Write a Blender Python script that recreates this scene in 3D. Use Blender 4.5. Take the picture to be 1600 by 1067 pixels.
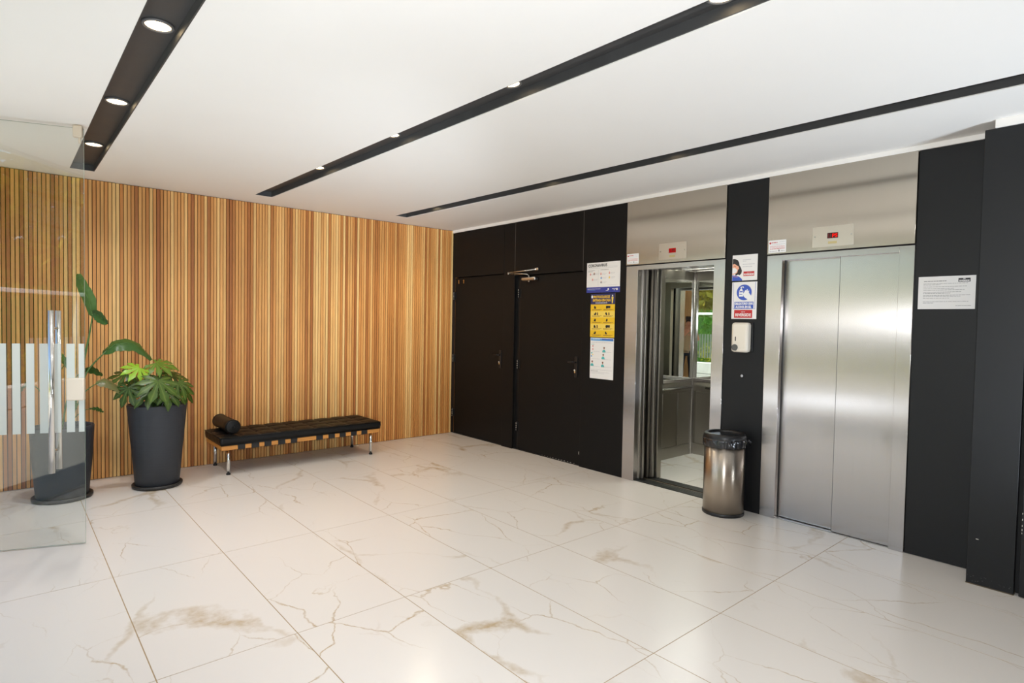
import bpy, bmesh, math, random
from mathutils import Vector, Matrix
random.seed(7)
for o in list(bpy.data.objects): bpy.data.objects.remove(o)
S = bpy.context.scene
COL = S.collection

# ------------------------------------------------------------------ camera
YAW, PITCH, ROLL = 0.7163831, -0.0318754, 0.0182289
CAM = Vector((-4.600990, -6.524601, 1.509591))
def basis():
    f = Vector((math.sin(YAW)*math.cos(PITCH), math.cos(YAW)*math.cos(PITCH), math.sin(PITCH)))
    r = Vector((math.cos(YAW), -math.sin(YAW), 0)); u = r.cross(f)
    return r*math.cos(ROLL)+u*math.sin(ROLL), -r*math.sin(ROLL)+u*math.cos(ROLL), f
R_, U_, F_ = basis()
cd = bpy.data.cameras.new('camera'); cam = bpy.data.objects.new('camera', cd); COL.objects.link(cam)
cd.sensor_width = 36.0; cd.lens = 915.03/1600*36.0; cd.clip_start = 0.02; cd.clip_end = 200
cam.matrix_world = Matrix(((R_.x, U_.x, -F_.x, CAM.x), (R_.y, U_.y, -F_.y, CAM.y), (R_.z, U_.z, -F_.z, CAM.z), (0, 0, 0, 1)))
S.camera = cam
# ------------------------------------------------------------------ light and exposure
H = 2.735                                   # ceiling height
w = bpy.data.worlds.new('sky'); S.world = w; w.use_nodes = True
nt = w.node_tree; bg = nt.nodes['Background']
sky = nt.nodes.new('ShaderNodeTexSky'); sky.sky_type = 'NISHITA'; sky.sun_disc = False
sky.sun_elevation = math.radians(52); sky.sun_rotation = math.radians(60); sky.air_density = 1.2; sky.dust_density = 1.5
nt.links.new(sky.outputs[0], bg.inputs[0]); bg.inputs[1].default_value = 0.33
sd = bpy.data.lights.new('sun', 'SUN'); sd.energy = 13; sd.angle = 0.009; sd.color = (1, .95, .86)
sun = bpy.data.objects.new('sun', sd); COL.objects.link(sun)
sun.rotation_euler = Vector((-0.15, -0.5, -0.85)).to_track_quat('-Z', 'Y').to_euler()
fd = bpy.data.lights.new('flash_light', 'SPOT'); fd.energy = 262; fd.spot_size = math.radians(118); fd.spot_blend = .6
fd.shadow_soft_size = 0.035; fd.color = (.91, .945, 1)
flash = bpy.data.objects.new('flash_light', fd); COL.objects.link(flash)
flash.location = CAM - F_*.03 + Vector((0, 0, .125)); flash.rotation_euler = Vector((0.80, 0.60, -.02)).to_track_quat('-Z', 'Y').to_euler()
# three unseen fill spots added out of view to brighten ceiling and far walls
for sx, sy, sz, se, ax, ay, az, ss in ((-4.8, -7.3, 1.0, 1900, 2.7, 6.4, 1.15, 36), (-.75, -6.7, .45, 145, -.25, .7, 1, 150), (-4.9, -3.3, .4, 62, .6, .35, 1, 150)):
    l2 = bpy.data.lights.new('fill_spot', 'SPOT'); l2.energy = se; l2.spot_size = math.radians(ss); l2.spot_blend = 1.0; l2.shadow_soft_size = .12; l2.color = (.80, .895, 1)
    so = bpy.data.objects.new('fill_spot', l2); COL.objects.link(so); so.location = (sx, sy, sz); so.rotation_euler = Vector((ax, ay, az)).to_track_quat('-Z', 'Y').to_euler()
S.view_settings.view_transform = 'Standard'; S.view_settings.look = 'None'
S.view_settings.gamma = 1.0; S.view_settings.use_curve_mapping = False
S.view_settings.exposure = 0.11
S.cycles.use_denoising = True; S.cycles.max_bounces = 14; S.cycles.diffuse_bounces = 6; S.cycles.glossy_bounces = 8
S.cycles.transparent_max_bounces = 16; S.cycles.sample_clamp_indirect = 6; S.cycles.caustics_reflective = False; S.cycles.caustics_refractive = False

# ------------------------------------------------------------------ materials
def lin(c):
    return tuple(((v/255)/12.92 if v/255 <= .04045 else ((v/255+.055)/1.055)**2.4) for v in c)
MATS = {}
def mat(name, col=(200, 200, 200), rough=.5, metal=0.0, **k):
    m = bpy.data.materials.new(name); m.use_nodes = True; MATS[name] = m
    b = m.node_tree.nodes['Principled BSDF']
    b.inputs['Base Color'].default_value = (*lin(col), 1); b.inputs['Roughness'].default_value = rough; b.inputs['Metallic'].default_value = metal
    for n, v in k.items(): b.inputs[n].default_value = v
    return m
def nd(m, t, **k):
    n = m.node_tree.nodes.new(t)
    for a, v in k.items(): setattr(n, a, v)
    return n
def ln(m, a, b): m.node_tree.links.new(a, b)
def noise_detail(m, scale=(60, 60, 60), amount=.15, bump=.1, rough=0.0, dist=.002, detail=4.0):
    """fine mottling of colour, relief and gloss that belongs to the surface itself"""
    b = m.node_tree.nodes['Principled BSDF']; tc = nd(m, 'ShaderNodeTexCoord'); mp = nd(m, 'ShaderNodeMapping'); mp.inputs['Scale'].default_value = scale
    ln(m, tc.outputs['Object'], mp.inputs[0]); n = nd(m, 'ShaderNodeTexNoise'); n.inputs['Scale'].default_value = 1; n.inputs['Detail'].default_value = detail
    ln(m, mp.outputs[0], n.inputs['Vector'])
    if amount:
        c = tuple(b.inputs['Base Color'].default_value); mx = nd(m, 'ShaderNodeMix', data_type='RGBA')
        mx.inputs['A'].default_value = tuple(x*(1-amount) for x in c[:3])+(1,); mx.inputs['B'].default_value = tuple(min(1, x*(1+amount)) for x in c[:3])+(1,)
        ln(m, n.outputs['Fac'], mx.inputs['Factor']); ln(m, mx.outputs['Result'], b.inputs['Base Color'])
    if bump:
        bp = nd(m, 'ShaderNodeBump'); bp.inputs['Strength'].default_value = bump; bp.inputs['Distance'].default_value = dist
        ln(m, n.outputs['Fac'], bp.inputs['Height']); ln(m, bp.outputs[0], b.inputs['Normal'])
    if rough:
        r0 = b.inputs['Roughness'].default_value; mr = nd(m, 'ShaderNodeMapRange'); mr.inputs['To Min'].default_value = r0-rough; mr.inputs['To Max'].default_value = r0+rough
        ln(m, n.outputs['Fac'], mr.inputs['Value']); ln(m, mr.outputs[0], b.inputs['Roughness'])
    return m
M_ceil = noise_detail(mat('ceiling_paint', (240, 238, 234), .75), (3, 3, 3), .012, .03)
M_wallw = noise_detail(mat('white_paint', (232, 230, 226), .7), (3, 3, 3), .02, .03)
M_black = noise_detail(mat('black_panel', (17, 16, 16), .5, **{'Specular IOR Level': .2}), (25, 25, 25), .25, .08, .06, .001)
M_black2 = noise_detail(mat('charcoal_panel', (17, 18, 20), .5, **{'Specular IOR Level': .35}), (14, 14, 14), .18, .08, .05, .001)
M_slot = noise_detail(mat('slot_black', (63, 63, 63), .5), (8, 8, 8), .25, .05, .08)
M_dark = mat('dark_void', (9, 9, 9), .7)
M_hinge = noise_detail(mat('hinge_black', (30, 30, 31), .35), (90, 90, 60), .7, .2)
M_scuff = mat('paint_chip', (205, 200, 192), .6)
M_grout = mat('grout', (168, 142, 104), .9)
M_alu = mat('aluminium', (196, 194, 190), .3, 1.0)
M_chrome = mat('chrome', (222, 220, 216), .16, 1.0)
M_satin = mat('satin_steel', (205, 202, 196), .2, 1.0)
M_mirror = mat('mirror', (236, 240, 236), .0, 1.0)
M_leather = noise_detail(mat('black_leather', (15, 14, 13), .42, **{'Specular IOR Level': .26}), (60, 60, 60), .25, .25, .06, .002)
M_oak = noise_detail(mat('oak', (206, 140, 66), .45), (6, 90, 90), .28, .06)
M_strap = mat('strap_leather', (22, 21, 22), .5)
M_rubber = mat('rubber', (16, 16, 17), .6)
M_pot = noise_detail(mat('planter_resin', (45, 48, 54), .62), (5, 5, 150), .22, .35, 0, .003)
M_saucer = noise_detail(mat('saucer', (44, 42, 40), .5), (40, 40, 40), .5, .2)
M_soil = noise_detail(mat('soil', (42, 30, 20), .95), (80, 80, 80), .5, 1.0, 0, .01)
M_plastic = mat('white_plastic', (228, 220, 206), .35)
M_plaw = mat('lock_plate_paint', (214, 200, 180), .4)
M_grey = mat('grey_plastic', (84, 84, 84), .4)
M_bag = mat('bin_liner', (24, 25, 29), .22, 0, **{'Coat Weight': .4})
M_blackpl = mat('black_plastic', (20, 20, 21), .38)
M_card = mat('card_white', (232, 231, 230), .5)
M_ink = mat('ink_dark', (46, 46, 50), .6)
M_inkgrey = mat('ink_grey', (140, 138, 140), .6)
M_inklight = mat('ink_pale', (190, 190, 196), .6)
M_blue = mat('print_blue', (52, 62, 150), .45)
M_sign = mat('sign_blue', (58, 88, 184), .45)
M_sky = mat('print_sky', (96, 160, 214), .45)
M_navy = mat('print_navy', (40, 46, 96), .45)
M_yel = mat('print_yellow', (232, 190, 40), .45)
M_yel2 = mat('print_yellow_pale', (238, 208, 92), .45)
M_red = mat('print_red', (190, 36, 40), .45)
M_teal = mat('print_teal', (80, 180, 180), .45)
M_skinp = mat('print_skin', (232, 170, 140), .45)
M_hairp = mat('print_hair', (40, 38, 40), .45)
M_pink = mat('print_pink', (214, 150, 150), .45)
M_brown = mat('print_brown', (120, 80, 60), .45)
M_white = mat('print_white', (236, 236, 236), .5)

def emit(name, col, s):
    m = bpy.data.materials.new(name); m.use_nodes = True; t = m.node_tree; t.nodes.clear()
    e = t.nodes.new('ShaderNodeEmission'); o = t.nodes.new('ShaderNodeOutputMaterial'); e.inputs[0].default_value = (*lin(col), 1); e.inputs[1].default_value = s
    t.links.new(e.outputs[0], o.inputs[0]); return m
M_lamp = emit('lamp_glow', (255, 226, 178), 9.0)
M_led = emit('led_red', (255, 30, 22), 1.0)
M_ledbg = mat('led_window', (60, 4, 6), .15)
M_cabl = emit('cabin_light', (232, 238, 226), 40)

# wood slats: each slat its own tone, grain along its length
def wood(name, ramp, grain=(70, 70, 3.2)):
    m = mat(name, (200, 140, 80), .5); b = m.node_tree.nodes['Principled BSDF']
    oi = nd(m, 'ShaderNodeObjectInfo'); cr = nd(m, 'ShaderNodeValToRGB'); els = cr.color_ramp.elements
    for i, (p, c) in enumerate(ramp):
        e = els[i] if i < 2 else els.new(p)
        e.position = p; e.color = (*lin(c), 1)
    ln(m, oi.outputs['Random'], cr.inputs[0])
    tc = nd(m, 'ShaderNodeTexCoord'); ad = nd(m, 'ShaderNodeVectorMath', operation='ADD'); sc = nd(m, 'ShaderNodeVectorMath', operation='SCALE')
    cmb = nd(m, 'ShaderNodeCombineXYZ'); ln(m, oi.outputs['Random'], cmb.inputs[0]); ln(m, oi.outputs['Random'], cmb.inputs[2]); ln(m, cmb.outputs[0], sc.inputs[0]); sc.inputs['Scale'].default_value = 37
    ln(m, tc.outputs['Object'], ad.inputs[0]); ln(m, sc.outputs[0], ad.inputs[1])
    mp = nd(m, 'ShaderNodeMapping'); mp.inputs['Scale'].default_value = grain; ln(m, ad.outputs[0], mp.inputs[0])
    n = nd(m, 'ShaderNodeTexNoise'); n.inputs['Scale'].default_value = 1; n.inputs['Detail'].default_value = 5; n.inputs['Distortion'].default_value = .6; ln(m, mp.outputs[0], n.inputs['Vector'])
    n2 = nd(m, 'ShaderNodeTexNoise'); n2.inputs['Scale'].default_value = .9; ln(m, ad.outputs[0], n2.inputs['Vector'])
    a2 = nd(m, 'ShaderNodeMath', operation='ADD'); ln(m, n.outputs['Fac'], a2.inputs[0]); ln(m, n2.outputs['Fac'], a2.inputs[1])
    mr = nd(m, 'ShaderNodeMapRange'); mr.inputs['From Min'].default_value = .6; mr.inputs['From Max'].default_value = 1.4; mr.inputs['To Min'].default_value = .74; mr.inputs['To Max'].default_value = 1.18
    ln(m, a2.outputs[0], mr.inputs['Value'])
    mu = nd(m, 'ShaderNodeVectorMath', operation='SCALE'); ln(m, cr.outputs[0], mu.inputs[0]); ln(m, mr.outputs[0], mu.inputs['Scale']); ln(m, mu.outputs[0], b.inputs['Base Color'])
    bp = nd(m, 'ShaderNodeBump'); bp.inputs['Strength'].default_value = .12; bp.inputs['Distance'].default_value = .001; ln(m, n.outputs['Fac'], bp.inputs['Height']); ln(m, bp.outputs[0], b.inputs['Normal'])
    return m
M_slat = wood('slat_wood', [(0, (166, 100, 48)), (1, (238, 196, 128)), (.2, (196, 130, 66)), (.5, (214, 150, 82)), (.8, (226, 170, 100))])
M_board = wood('board_wood', [(0, (206, 152, 96)), (1, (230, 186, 130)), (.5, (218, 168, 112))], (30, 30, 1.5))

# marble-look tile
def marble(name, base, vein, rough=.22):
    m = mat(name, base, rough); b = m.node_tree.nodes['Principled BSDF']
    oi = nd(m, 'ShaderNodeObjectInfo'); tc = nd(m, 'ShaderNodeTexCoord'); wn = nd(m, 'ShaderNodeTexWhiteNoise', noise_dimensions='1D'); ln(m, oi.outputs['Random'], wn.inputs['W'])
    sc = nd(m, 'ShaderNodeVectorMath', operation='SCALE'); sc.inputs['Scale'].default_value = 25; ln(m, wn.outputs['Color'], sc.inputs[0])
    ad = nd(m, 'ShaderNodeVectorMath', operation='ADD'); ln(m, tc.outputs['Object'], ad.inputs[0]); ln(m, sc.outputs[0], ad.inputs[1])
    def layer(scale, width, warp, wscale, mscale, lo, hi):
        mp = nd(m, 'ShaderNodeMapping'); mp.inputs['Scale'].default_value = (scale*1.3, scale*.75, scale); mp.inputs['Rotation'].default_value = (0, 0, .55); ln(m, ad.outputs[0], mp.inputs[0])
        wv = nd(m, 'ShaderNodeTexNoise'); wv.inputs['Scale'].default_value = wscale; wv.inputs['Detail'].default_value = 6; wv.inputs['Roughness'].default_value = .55; ln(m, ad.outputs[0], wv.inputs['Vector'])
        s2 = nd(m, 'ShaderNodeVectorMath', operation='SCALE'); s2.inputs['Scale'].default_value = warp; ln(m, wv.outputs['Color'], s2.inputs[0])
        a2 = nd(m, 'ShaderNodeVectorMath', operation='ADD'); ln(m, mp.outputs[0], a2.inputs[0]); ln(m, s2.outputs[0], a2.inputs[1])
        vo = nd(m, 'ShaderNodeTexVoronoi', feature='DISTANCE_TO_EDGE'); vo.inputs['Scale'].default_value = 1; ln(m, a2.outputs[0], vo.inputs['Vector'])
        mk = nd(m, 'ShaderNodeTexNoise'); mk.inputs['Scale'].default_value = mscale; mk.inputs['Detail'].default_value = 2; ln(m, ad.outputs[0], mk.inputs['Vector'])
        mm = nd(m, 'ShaderNodeMapRange'); mm.inputs['From Min'].default_value = lo; mm.inputs['From Max'].default_value = hi; ln(m, mk.outputs['Fac'], mm.inputs['Value'])
        wd = nd(m, 'ShaderNodeMath', operation='MULTIPLY'); wd.inputs[1].default_value = width; ln(m, mm.outputs[0], wd.inputs[0])
        wd2 = nd(m, 'ShaderNodeMath', operation='ADD'); wd2.inputs[1].default_value = .0015; ln(m, wd.outputs[0], wd2.inputs[0])
        dv = nd(m, 'ShaderNodeMath', operation='DIVIDE'); ln(m, vo.outputs['Distance'], dv.inputs[0]); ln(m, wd2.outputs[0], dv.inputs[1])
        iv = nd(m, 'ShaderNodeMapRange'); iv.inputs['From Min'].default_value = .25; iv.inputs['From Max'].default_value = 1; iv.inputs['To Min'].default_value = 1; iv.inputs['To Max'].default_value = 0; ln(m, dv.outputs[0], iv.inputs['Value'])
        o = nd(m, 'ShaderNodeMath', operation='MULTIPLY'); ln(m, iv.outputs[0], o.inputs[0]); ln(m, mm.outputs[0], o.inputs[1])
        return o.outputs[0]
    v1 = layer(.95, .05, .50, 1.5, 1.25, .47, .70); v2 = layer(1.7, .010, .38, 2.6, 1.5, .41, .63)
    mxv = nd(m, 'ShaderNodeMath', operation='MAXIMUM'); ln(m, v1, mxv.inputs[0]); ln(m, v2, mxv.inputs[1])
    cl = nd(m, 'ShaderNodeTexNoise'); cl.inputs['Scale'].default_value = 26; cl.inputs['Detail'].default_value = 4; ln(m, ad.outputs[0], cl.inputs['Vector'])
    cm = nd(m, 'ShaderNodeMapRange'); cm.inputs['From Min'].default_value = .3; cm.inputs['From Max'].default_value = .7; cm.inputs['To Min'].default_value = .30; cm.inputs['To Max'].default_value = .85; ln(m, cl.outputs['Fac'], cm.inputs['Value'])
    fm = nd(m, 'ShaderNodeMath', operation='MULTIPLY'); ln(m, mxv.outputs[0], fm.inputs[0]); ln(m, cm.outputs[0], fm.inputs[1])
    mx = nd(m, 'ShaderNodeMix', data_type='RGBA'); mx.inputs['A'].default_value = (*lin(base), 1); mx.inputs['B'].default_value = (*lin(vein), 1)
    ln(m, fm.outputs[0], mx.inputs['Factor']); ln(m, mx.outputs['Result'], b.inputs['Base Color'])
    return m
M_tile = marble('marble_tile', (229, 222, 213), (180, 152, 108))

def brushed(name, col, rough=.3, aniso=.75, grain=(260, 260, .6), bump=0, mott=.05, tv=(.7071, .7071, 0)):
    m = mat(name, col, rough, 1.0, Anisotropic=aniso); b = m.node_tree.nodes['Principled BSDF']
    t = nd(m, 'ShaderNodeCombineXYZ')       # the grain runs up the sheet, so highlights smear sideways
    for q in range(3): t.inputs[q].default_value = tv[q]
    ln(m, t.outputs[0], b.inputs['Tangent'])
    noise_detail(m, grain, mott, bump, 0, .001, 3)
    return m
M_steel = brushed('brushed_steel', (192, 187, 185), .225, 1.0)
M_steel2 = brushed('brushed_steel_panel', (198, 190, 177), .2, 1.0)
M_cabin = brushed('cabin_steel', (160, 155, 146), .3, .6)
M_cabin2 = brushed('cabin_steel_dark', (132, 127, 118), .34, .5)
M_bin = brushed('bin_steel', (178, 167, 154), .3, .8, (3, 3, 300), .01, tv=(0, 0, 1))
M_worn = noise_detail(brushed('worn_steel', (120, 114, 104), .35, .3), (30, 30, 9), .5, .2)

def glass(name, tint, ior=1.52):
    m = bpy.data.materials.new(name); m.use_nodes = True; t = m.node_tree; t.nodes.clear()
    o = t.nodes.new('ShaderNodeOutputMaterial'); mx = t.nodes.new('ShaderNodeMixShader'); tr = t.nodes.new('ShaderNodeBsdfTransparent'); gl = t.nodes.new('ShaderNodeBsdfGlossy'); fr = t.nodes.new('ShaderNodeMapRange'); lw = t.nodes.new('ShaderNodeLayerWeight'); pw = t.nodes.new('ShaderNodeMath')
    tr.inputs[0].default_value = (*tint, 1); gl.inputs['Roughness'].default_value = 0.0; pw.operation = 'POWER'; pw.inputs[1].default_value = 5.0; fr.inputs['To Min'].default_value = .08; lw.inputs['Blend'].default_value = .5; t.links.new(lw.outputs['Facing'], pw.inputs[0]); t.links.new(pw.outputs[0], fr.inputs['Value'])
    t.links.new(fr.outputs[0], mx.inputs[0]); t.links.new(tr.outputs[0], mx.inputs[1]); t.links.new(gl.outputs[0], mx.inputs[2]); t.links.new(mx.outputs[0], o.inputs[0]); return m
M_glass = glass('clear_glass', (.975, .992, .98))
M_gedge = mat('glass_edge', (150, 172, 160), .15)
def frost():
    m = bpy.data.materials.new('frosted_film'); m.use_nodes = True; t = m.node_tree; t.nodes.clear(); N = t.nodes.new
    o = N('ShaderNodeOutputMaterial'); d = N('ShaderNodeBsdfDiffuse'); tl = N('ShaderNodeBsdfTranslucent'); tr = N('ShaderNodeBsdfTransparent'); m1 = N('ShaderNodeMixShader'); m2 = N('ShaderNodeMixShader')
    d.inputs[0].default_value = (*lin((226, 232, 226)), 1); tl.inputs[0].default_value = (*lin((232, 238, 230)), 1); m1.inputs[0].default_value = .3; m2.inputs[0].default_value = .10
    t.links.new(d.outputs[0], m1.inputs[1]); t.links.new(tl.outputs[0], m1.inputs[2]); t.links.new(m1.outputs[0], m2.inputs[1]); t.links.new(tr.outputs[0], m2.inputs[2]); t.links.new(m2.outputs[0], o.inputs[0]); return m
M_frost = frost()
def leafm(name, c1, c2, rough=.35):
    m = mat(name, c1, rough); b = m.node_tree.nodes['Principled BSDF']; oi = nd(m, 'ShaderNodeObjectInfo'); mx = nd(m, 'ShaderNodeMix', data_type='RGBA')
    tc = nd(m, 'ShaderNodeTexCoord'); n = nd(m, 'ShaderNodeTexNoise'); n.inputs['Scale'].default_value = 14; n.inputs['Detail'].default_value = 3; ln(m, tc.outputs['Object'], n.inputs['Vector'])
    a = nd(m, 'ShaderNodeMath', operation='ADD'); ln(m, oi.outputs['Random'], a.inputs[0]); ln(m, n.outputs['Fac'], a.inputs[1]); h = nd(m, 'ShaderNodeMath', operation='MULTIPLY'); h.inputs[1].default_value = .55; ln(m, a.outputs[0], h.inputs[0])
    mx.inputs['A'].default_value = (*lin(c1), 1); mx.inputs['B'].default_value = (*lin(c2), 1); ln(m, h.outputs[0], mx.inputs['Factor']); ln(m, mx.outputs['Result'], b.inputs['Base Color'])
    at = nd(m, 'ShaderNodeAttribute', attribute_name='vein'); pw = nd(m, 'ShaderNodeMath', operation='POWER'); pw.inputs[1].default_value = 5; ln(m, at.outputs['Fac'], pw.inputs[0])
    pm = nd(m, 'ShaderNodeMath', operation='MULTIPLY'); pm.inputs[1].default_value = .3; ln(m, pw.outputs[0], pm.inputs[0])
    mv = nd(m, 'ShaderNodeMix', data_type='RGBA'); ln(m, mx.outputs['Result'], mv.inputs['A']); mv.inputs['B'].default_value = (*lin((150, 164, 84)), 1); ln(m, pm.outputs[0], mv.inputs['Factor']); ln(m, mv.outputs['Result'], b.inputs['Base Color']); b.inputs['Specular IOR Level'].default_value = .3
    bp = nd(m, 'ShaderNodeBump'); bp.inputs['Strength'].default_value = .25; bp.inputs['Distance'].default_value = .004; ln(m, n.outputs['Fac'], bp.inputs['Height']); ln(m, bp.outputs[0], b.inputs['Normal'])
    return m
M_leaf = leafm('leaf_dark', (30, 52, 14), (68, 92, 26)); M_leafb = leafm('leaf_bright', (96, 142, 24), (138, 176, 40))
M_leafm = leafm('leaf_mid', (62, 92, 24), (104, 128, 40)); M_bop = leafm('paddle_leaf', (44, 78, 30), (78, 108, 48)); M_stalk = mat('leaf_stalk', (76, 108, 52), .45); M_vein = mat('leaf_vein', (150, 160, 80), .5)
M_bopdry = leafm('paddle_leaf_dry', (86, 92, 50), (120, 112, 72))
M_pave = noise_detail(mat('terrace_paving', (142, 140, 135), .8), (4, 4, 4), .08, .1)
M_kerb = noise_detail(mat('kerb_concrete', (214, 212, 204), .85), (6, 6, 6), .08, .1)
M_hedge = noise_detail(leafm('hedge_leaf', (64, 122, 48), (124, 170, 74), .6), (20, 20, 20), 0, .0)
M_yelf = leafm('yellow_flowering_leaf', (150, 170, 40), (226, 214, 60), .5)
M_tree = leafm('tree_leaf', (120, 130, 40), (206, 190, 80), .5); M_bark = noise_detail(mat('bark', (110, 90, 64), .9), (20, 20, 4), .3, .5)

# ------------------------------------------------------------------ mesh helpers
class MB:
    def __init__(s): s.bm = bmesh.new(); s.mats = []
    def mi(s, m):
        if m not in s.mats: s.mats.append(m)
        return s.mats.index(m)
    def box(s, x0, x1, y0, y1, z0, z1, m, bev=0.0, seg=2):
        x0, x1 = sorted((x0, x1)); y0, y1 = sorted((y0, y1)); z0, z1 = sorted((z0, z1))
        b = bmesh.new(); bmesh.ops.create_cube(b, size=1)
        for v in b.verts: v.co = Vector((x0+(v.co.x+.5)*(x1-x0), y0+(v.co.y+.5)*(y1-y0), z0+(v.co.z+.5)*(z1-z0)))
        if bev: bmesh.ops.bevel(b, geom=b.edges[:], offset=bev, segments=seg, affect='EDGES', profile=.5)
        s.add(b, m, smooth=bool(bev)); return s
    def add(s, b, m, smooth=False):
        i = s.mi(m); mp = {}
        for v in b.verts: mp[v] = s.bm.verts.new(v.co)
        for f in b.faces:
            try: nf = s.bm.faces.new([mp[v] for v in f.verts]); nf.material_index = i; f.normal_update(); nf.smooth = smooth and max(abs(c) for c in f.normal) < .999
            except ValueError: pass
        b.free()
    def face(s, pts, m, smooth=False):
        f = s.bm.faces.new([s.bm.verts.new(Vector(p)) for p in pts]); f.material_index = s.mi(m); f.smooth = smooth; return s
    def tube(s, pts, rad, m, n=12, caps=True):
        pts = [Vector(p) for p in pts]; rs = rad if isinstance(rad, (list, tuple)) else [rad]*len(pts); i = s.mi(m); rings = []
        t0 = (pts[1]-pts[0]).normalized(); ref = Vector((0, 0, 1)) if abs(t0.z) < .9 else Vector((1, 0, 0)); nx = t0.cross(ref).normalized()
        for k, p in enumerate(pts):
            t = ((pts[min(k+1, len(pts)-1)]-pts[max(k-1, 0)])).normalized(); nx = (nx-t*nx.dot(t)).normalized(); ny = t.cross(nx)
            rings.append([s.bm.verts.new(p+(nx*math.cos(a)+ny*math.sin(a))*rs[k]) for a in [2*math.pi*j/n for j in range(n)]])
        for a, b in zip(rings, rings[1:]):
            for j in range(n): f = s.bm.faces.new((a[j], a[(j+1) % n], b[(j+1) % n], b[j])); f.smooth = True; f.material_index = i
        if caps:
            for r, fl in ((rings[0], True), (rings[-1], False)):
                f = s.bm.faces.new(list(reversed(r)) if fl else r); f.material_index = i
        return s
    def lathe(s, prof, c, m, n=40, wob=None):
        i = s.mi(m); rings = []
        for r, z in prof:
            rings.append([s.bm.verts.new((c[0]+(r+(wob(r, z, a) if wob else 0))*math.cos(a), c[1]+(r+(wob(r, z, a) if wob else 0))*math.sin(a), c[2]+z)) for a in [2*math.pi*j/n for j in range(n)]])
        for a, b in zip(rings, rings[1:]):
            for j in range(n): f = s.bm.faces.new((a[j], a[(j+1) % n], b[(j+1) % n], b[j])); f.smooth = True; f.material_index = i
        if prof[0][0] > 1e-4: f = s.bm.faces.new(list(reversed(rings[0]))); f.material_index = i
        if prof[-1][0] > 1e-4: f = s.bm.faces.new(rings[-1]); f.material_index = i
        return s
    def build(s, name, parent=None, loc=None, recalc=True):
        if recalc: bmesh.ops.recalc_face_normals(s.bm, faces=s.bm.faces[:])
        me = bpy.data.meshes.new(name); s.bm.to_mesh(me); s.bm.free()
        for m in s.mats: me.materials.append(m)
        o = bpy.data.objects.new(name, me); COL.objects.link(o)
        if parent is not None: attach(o, parent)
        if loc: o.location = loc
        return o
def attach(o, parent):
    bpy.context.view_layer.update() if False else None
    o.parent = parent; o.matrix_parent_inverse = wm(parent).inverted()
def wm(o):
    m = Matrix.LocRotScale(o.location, o.rotation_euler, o.scale)
    return wm(o.parent) @ o.matrix_parent_inverse @ m if o.parent else m
def tag(o, label=None, cat=None, group=None, kind=None):
    if label: o['label'] = label
    if cat: o['category'] = cat
    if group: o['group'] = group
    if kind: o['kind'] = kind
    return o
def empty(name, loc):
    o = bpy.data.objects.new(name, None); COL.objects.link(o); o.location = loc; o.empty_display_size = .1; return o
def box(name, parent, x0, x1, y0, y1, z0, z1, m, bev=0.0):
    return MB().box(x0, x1, y0, y1, z0, z1, m, bev).build(name, parent)
WR = Matrix(((0, 0, -1), (-1, 0, 0), (0, 1, 0)))       # text standing on a wall that faces -X
def text(name, s, size, Y, Z, x, m, parent, align='LEFT', width=None, ext=.0003, bold=0.0):
    c = bpy.data.curves.new(name, 'FONT'); c.body = s; c.size = size; c.align_x = align; c.extrude = ext; c.offset = bold; c.resolution_u = 3
    t = bpy.data.objects.new(name, c); COL.objects.link(t)
    dg = bpy.context.evaluated_depsgraph_get(); me = bpy.data.meshes.new_from_object(t.evaluated_get(dg)); bpy.data.objects.remove(t)
    xs = [v.co.x for v in me.vertices]; k = 1.0
    if width and xs: k = width/max(1e-6, (max(xs)-min(xs)))
    for v in me.vertices:
        p = WR @ Vector((v.co.x*k, v.co.y, v.co.z)); v.co = p+Vector((x, Y, Z))
    me.materials.clear(); me.materials.append(m)
    o = bpy.data.objects.new(name, me); COL.objects.link(o)
    if parent is not None: attach(o, parent)
    return o

# ------------------------------------------------------------------ floor
XL, YF = -5.15, -9.0
floor = tag(box('floor', None, XL-.02, .3, YF, .14, -.12, -.0009, M_grout), kind='structure')
cxs = [-5.34, -4.738, -4.13, -3.54, -2.95, -2.347, -1.755, -1.139, -.533, .055]
rys = [-9.9, -8.66, -7.42, -6.2, -4.97, -3.775, -2.52, -1.285, -.055, .02]
G = .0021; GX = .0024
for i in range(len(cxs)-1):
    for j in range(len(rys)-1):
        a, b, c, d = max(cxs[i], XL), cxs[i+1], max(rys[j], YF), rys[j+1]
        x1 = b
        if d-c < .03: continue
        # the floor runs into the lift thresholds, not under the black panels
        mb = MB().box(a+GX-(a+b)/2, x1-GX-(a+b)/2, c+G-(c+d)/2, d-G-(c+d)/2, -.012, 0, M_tile)
        mb.build('tile', floor, loc=((a+b)/2, (c+d)/2, 0))

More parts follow.
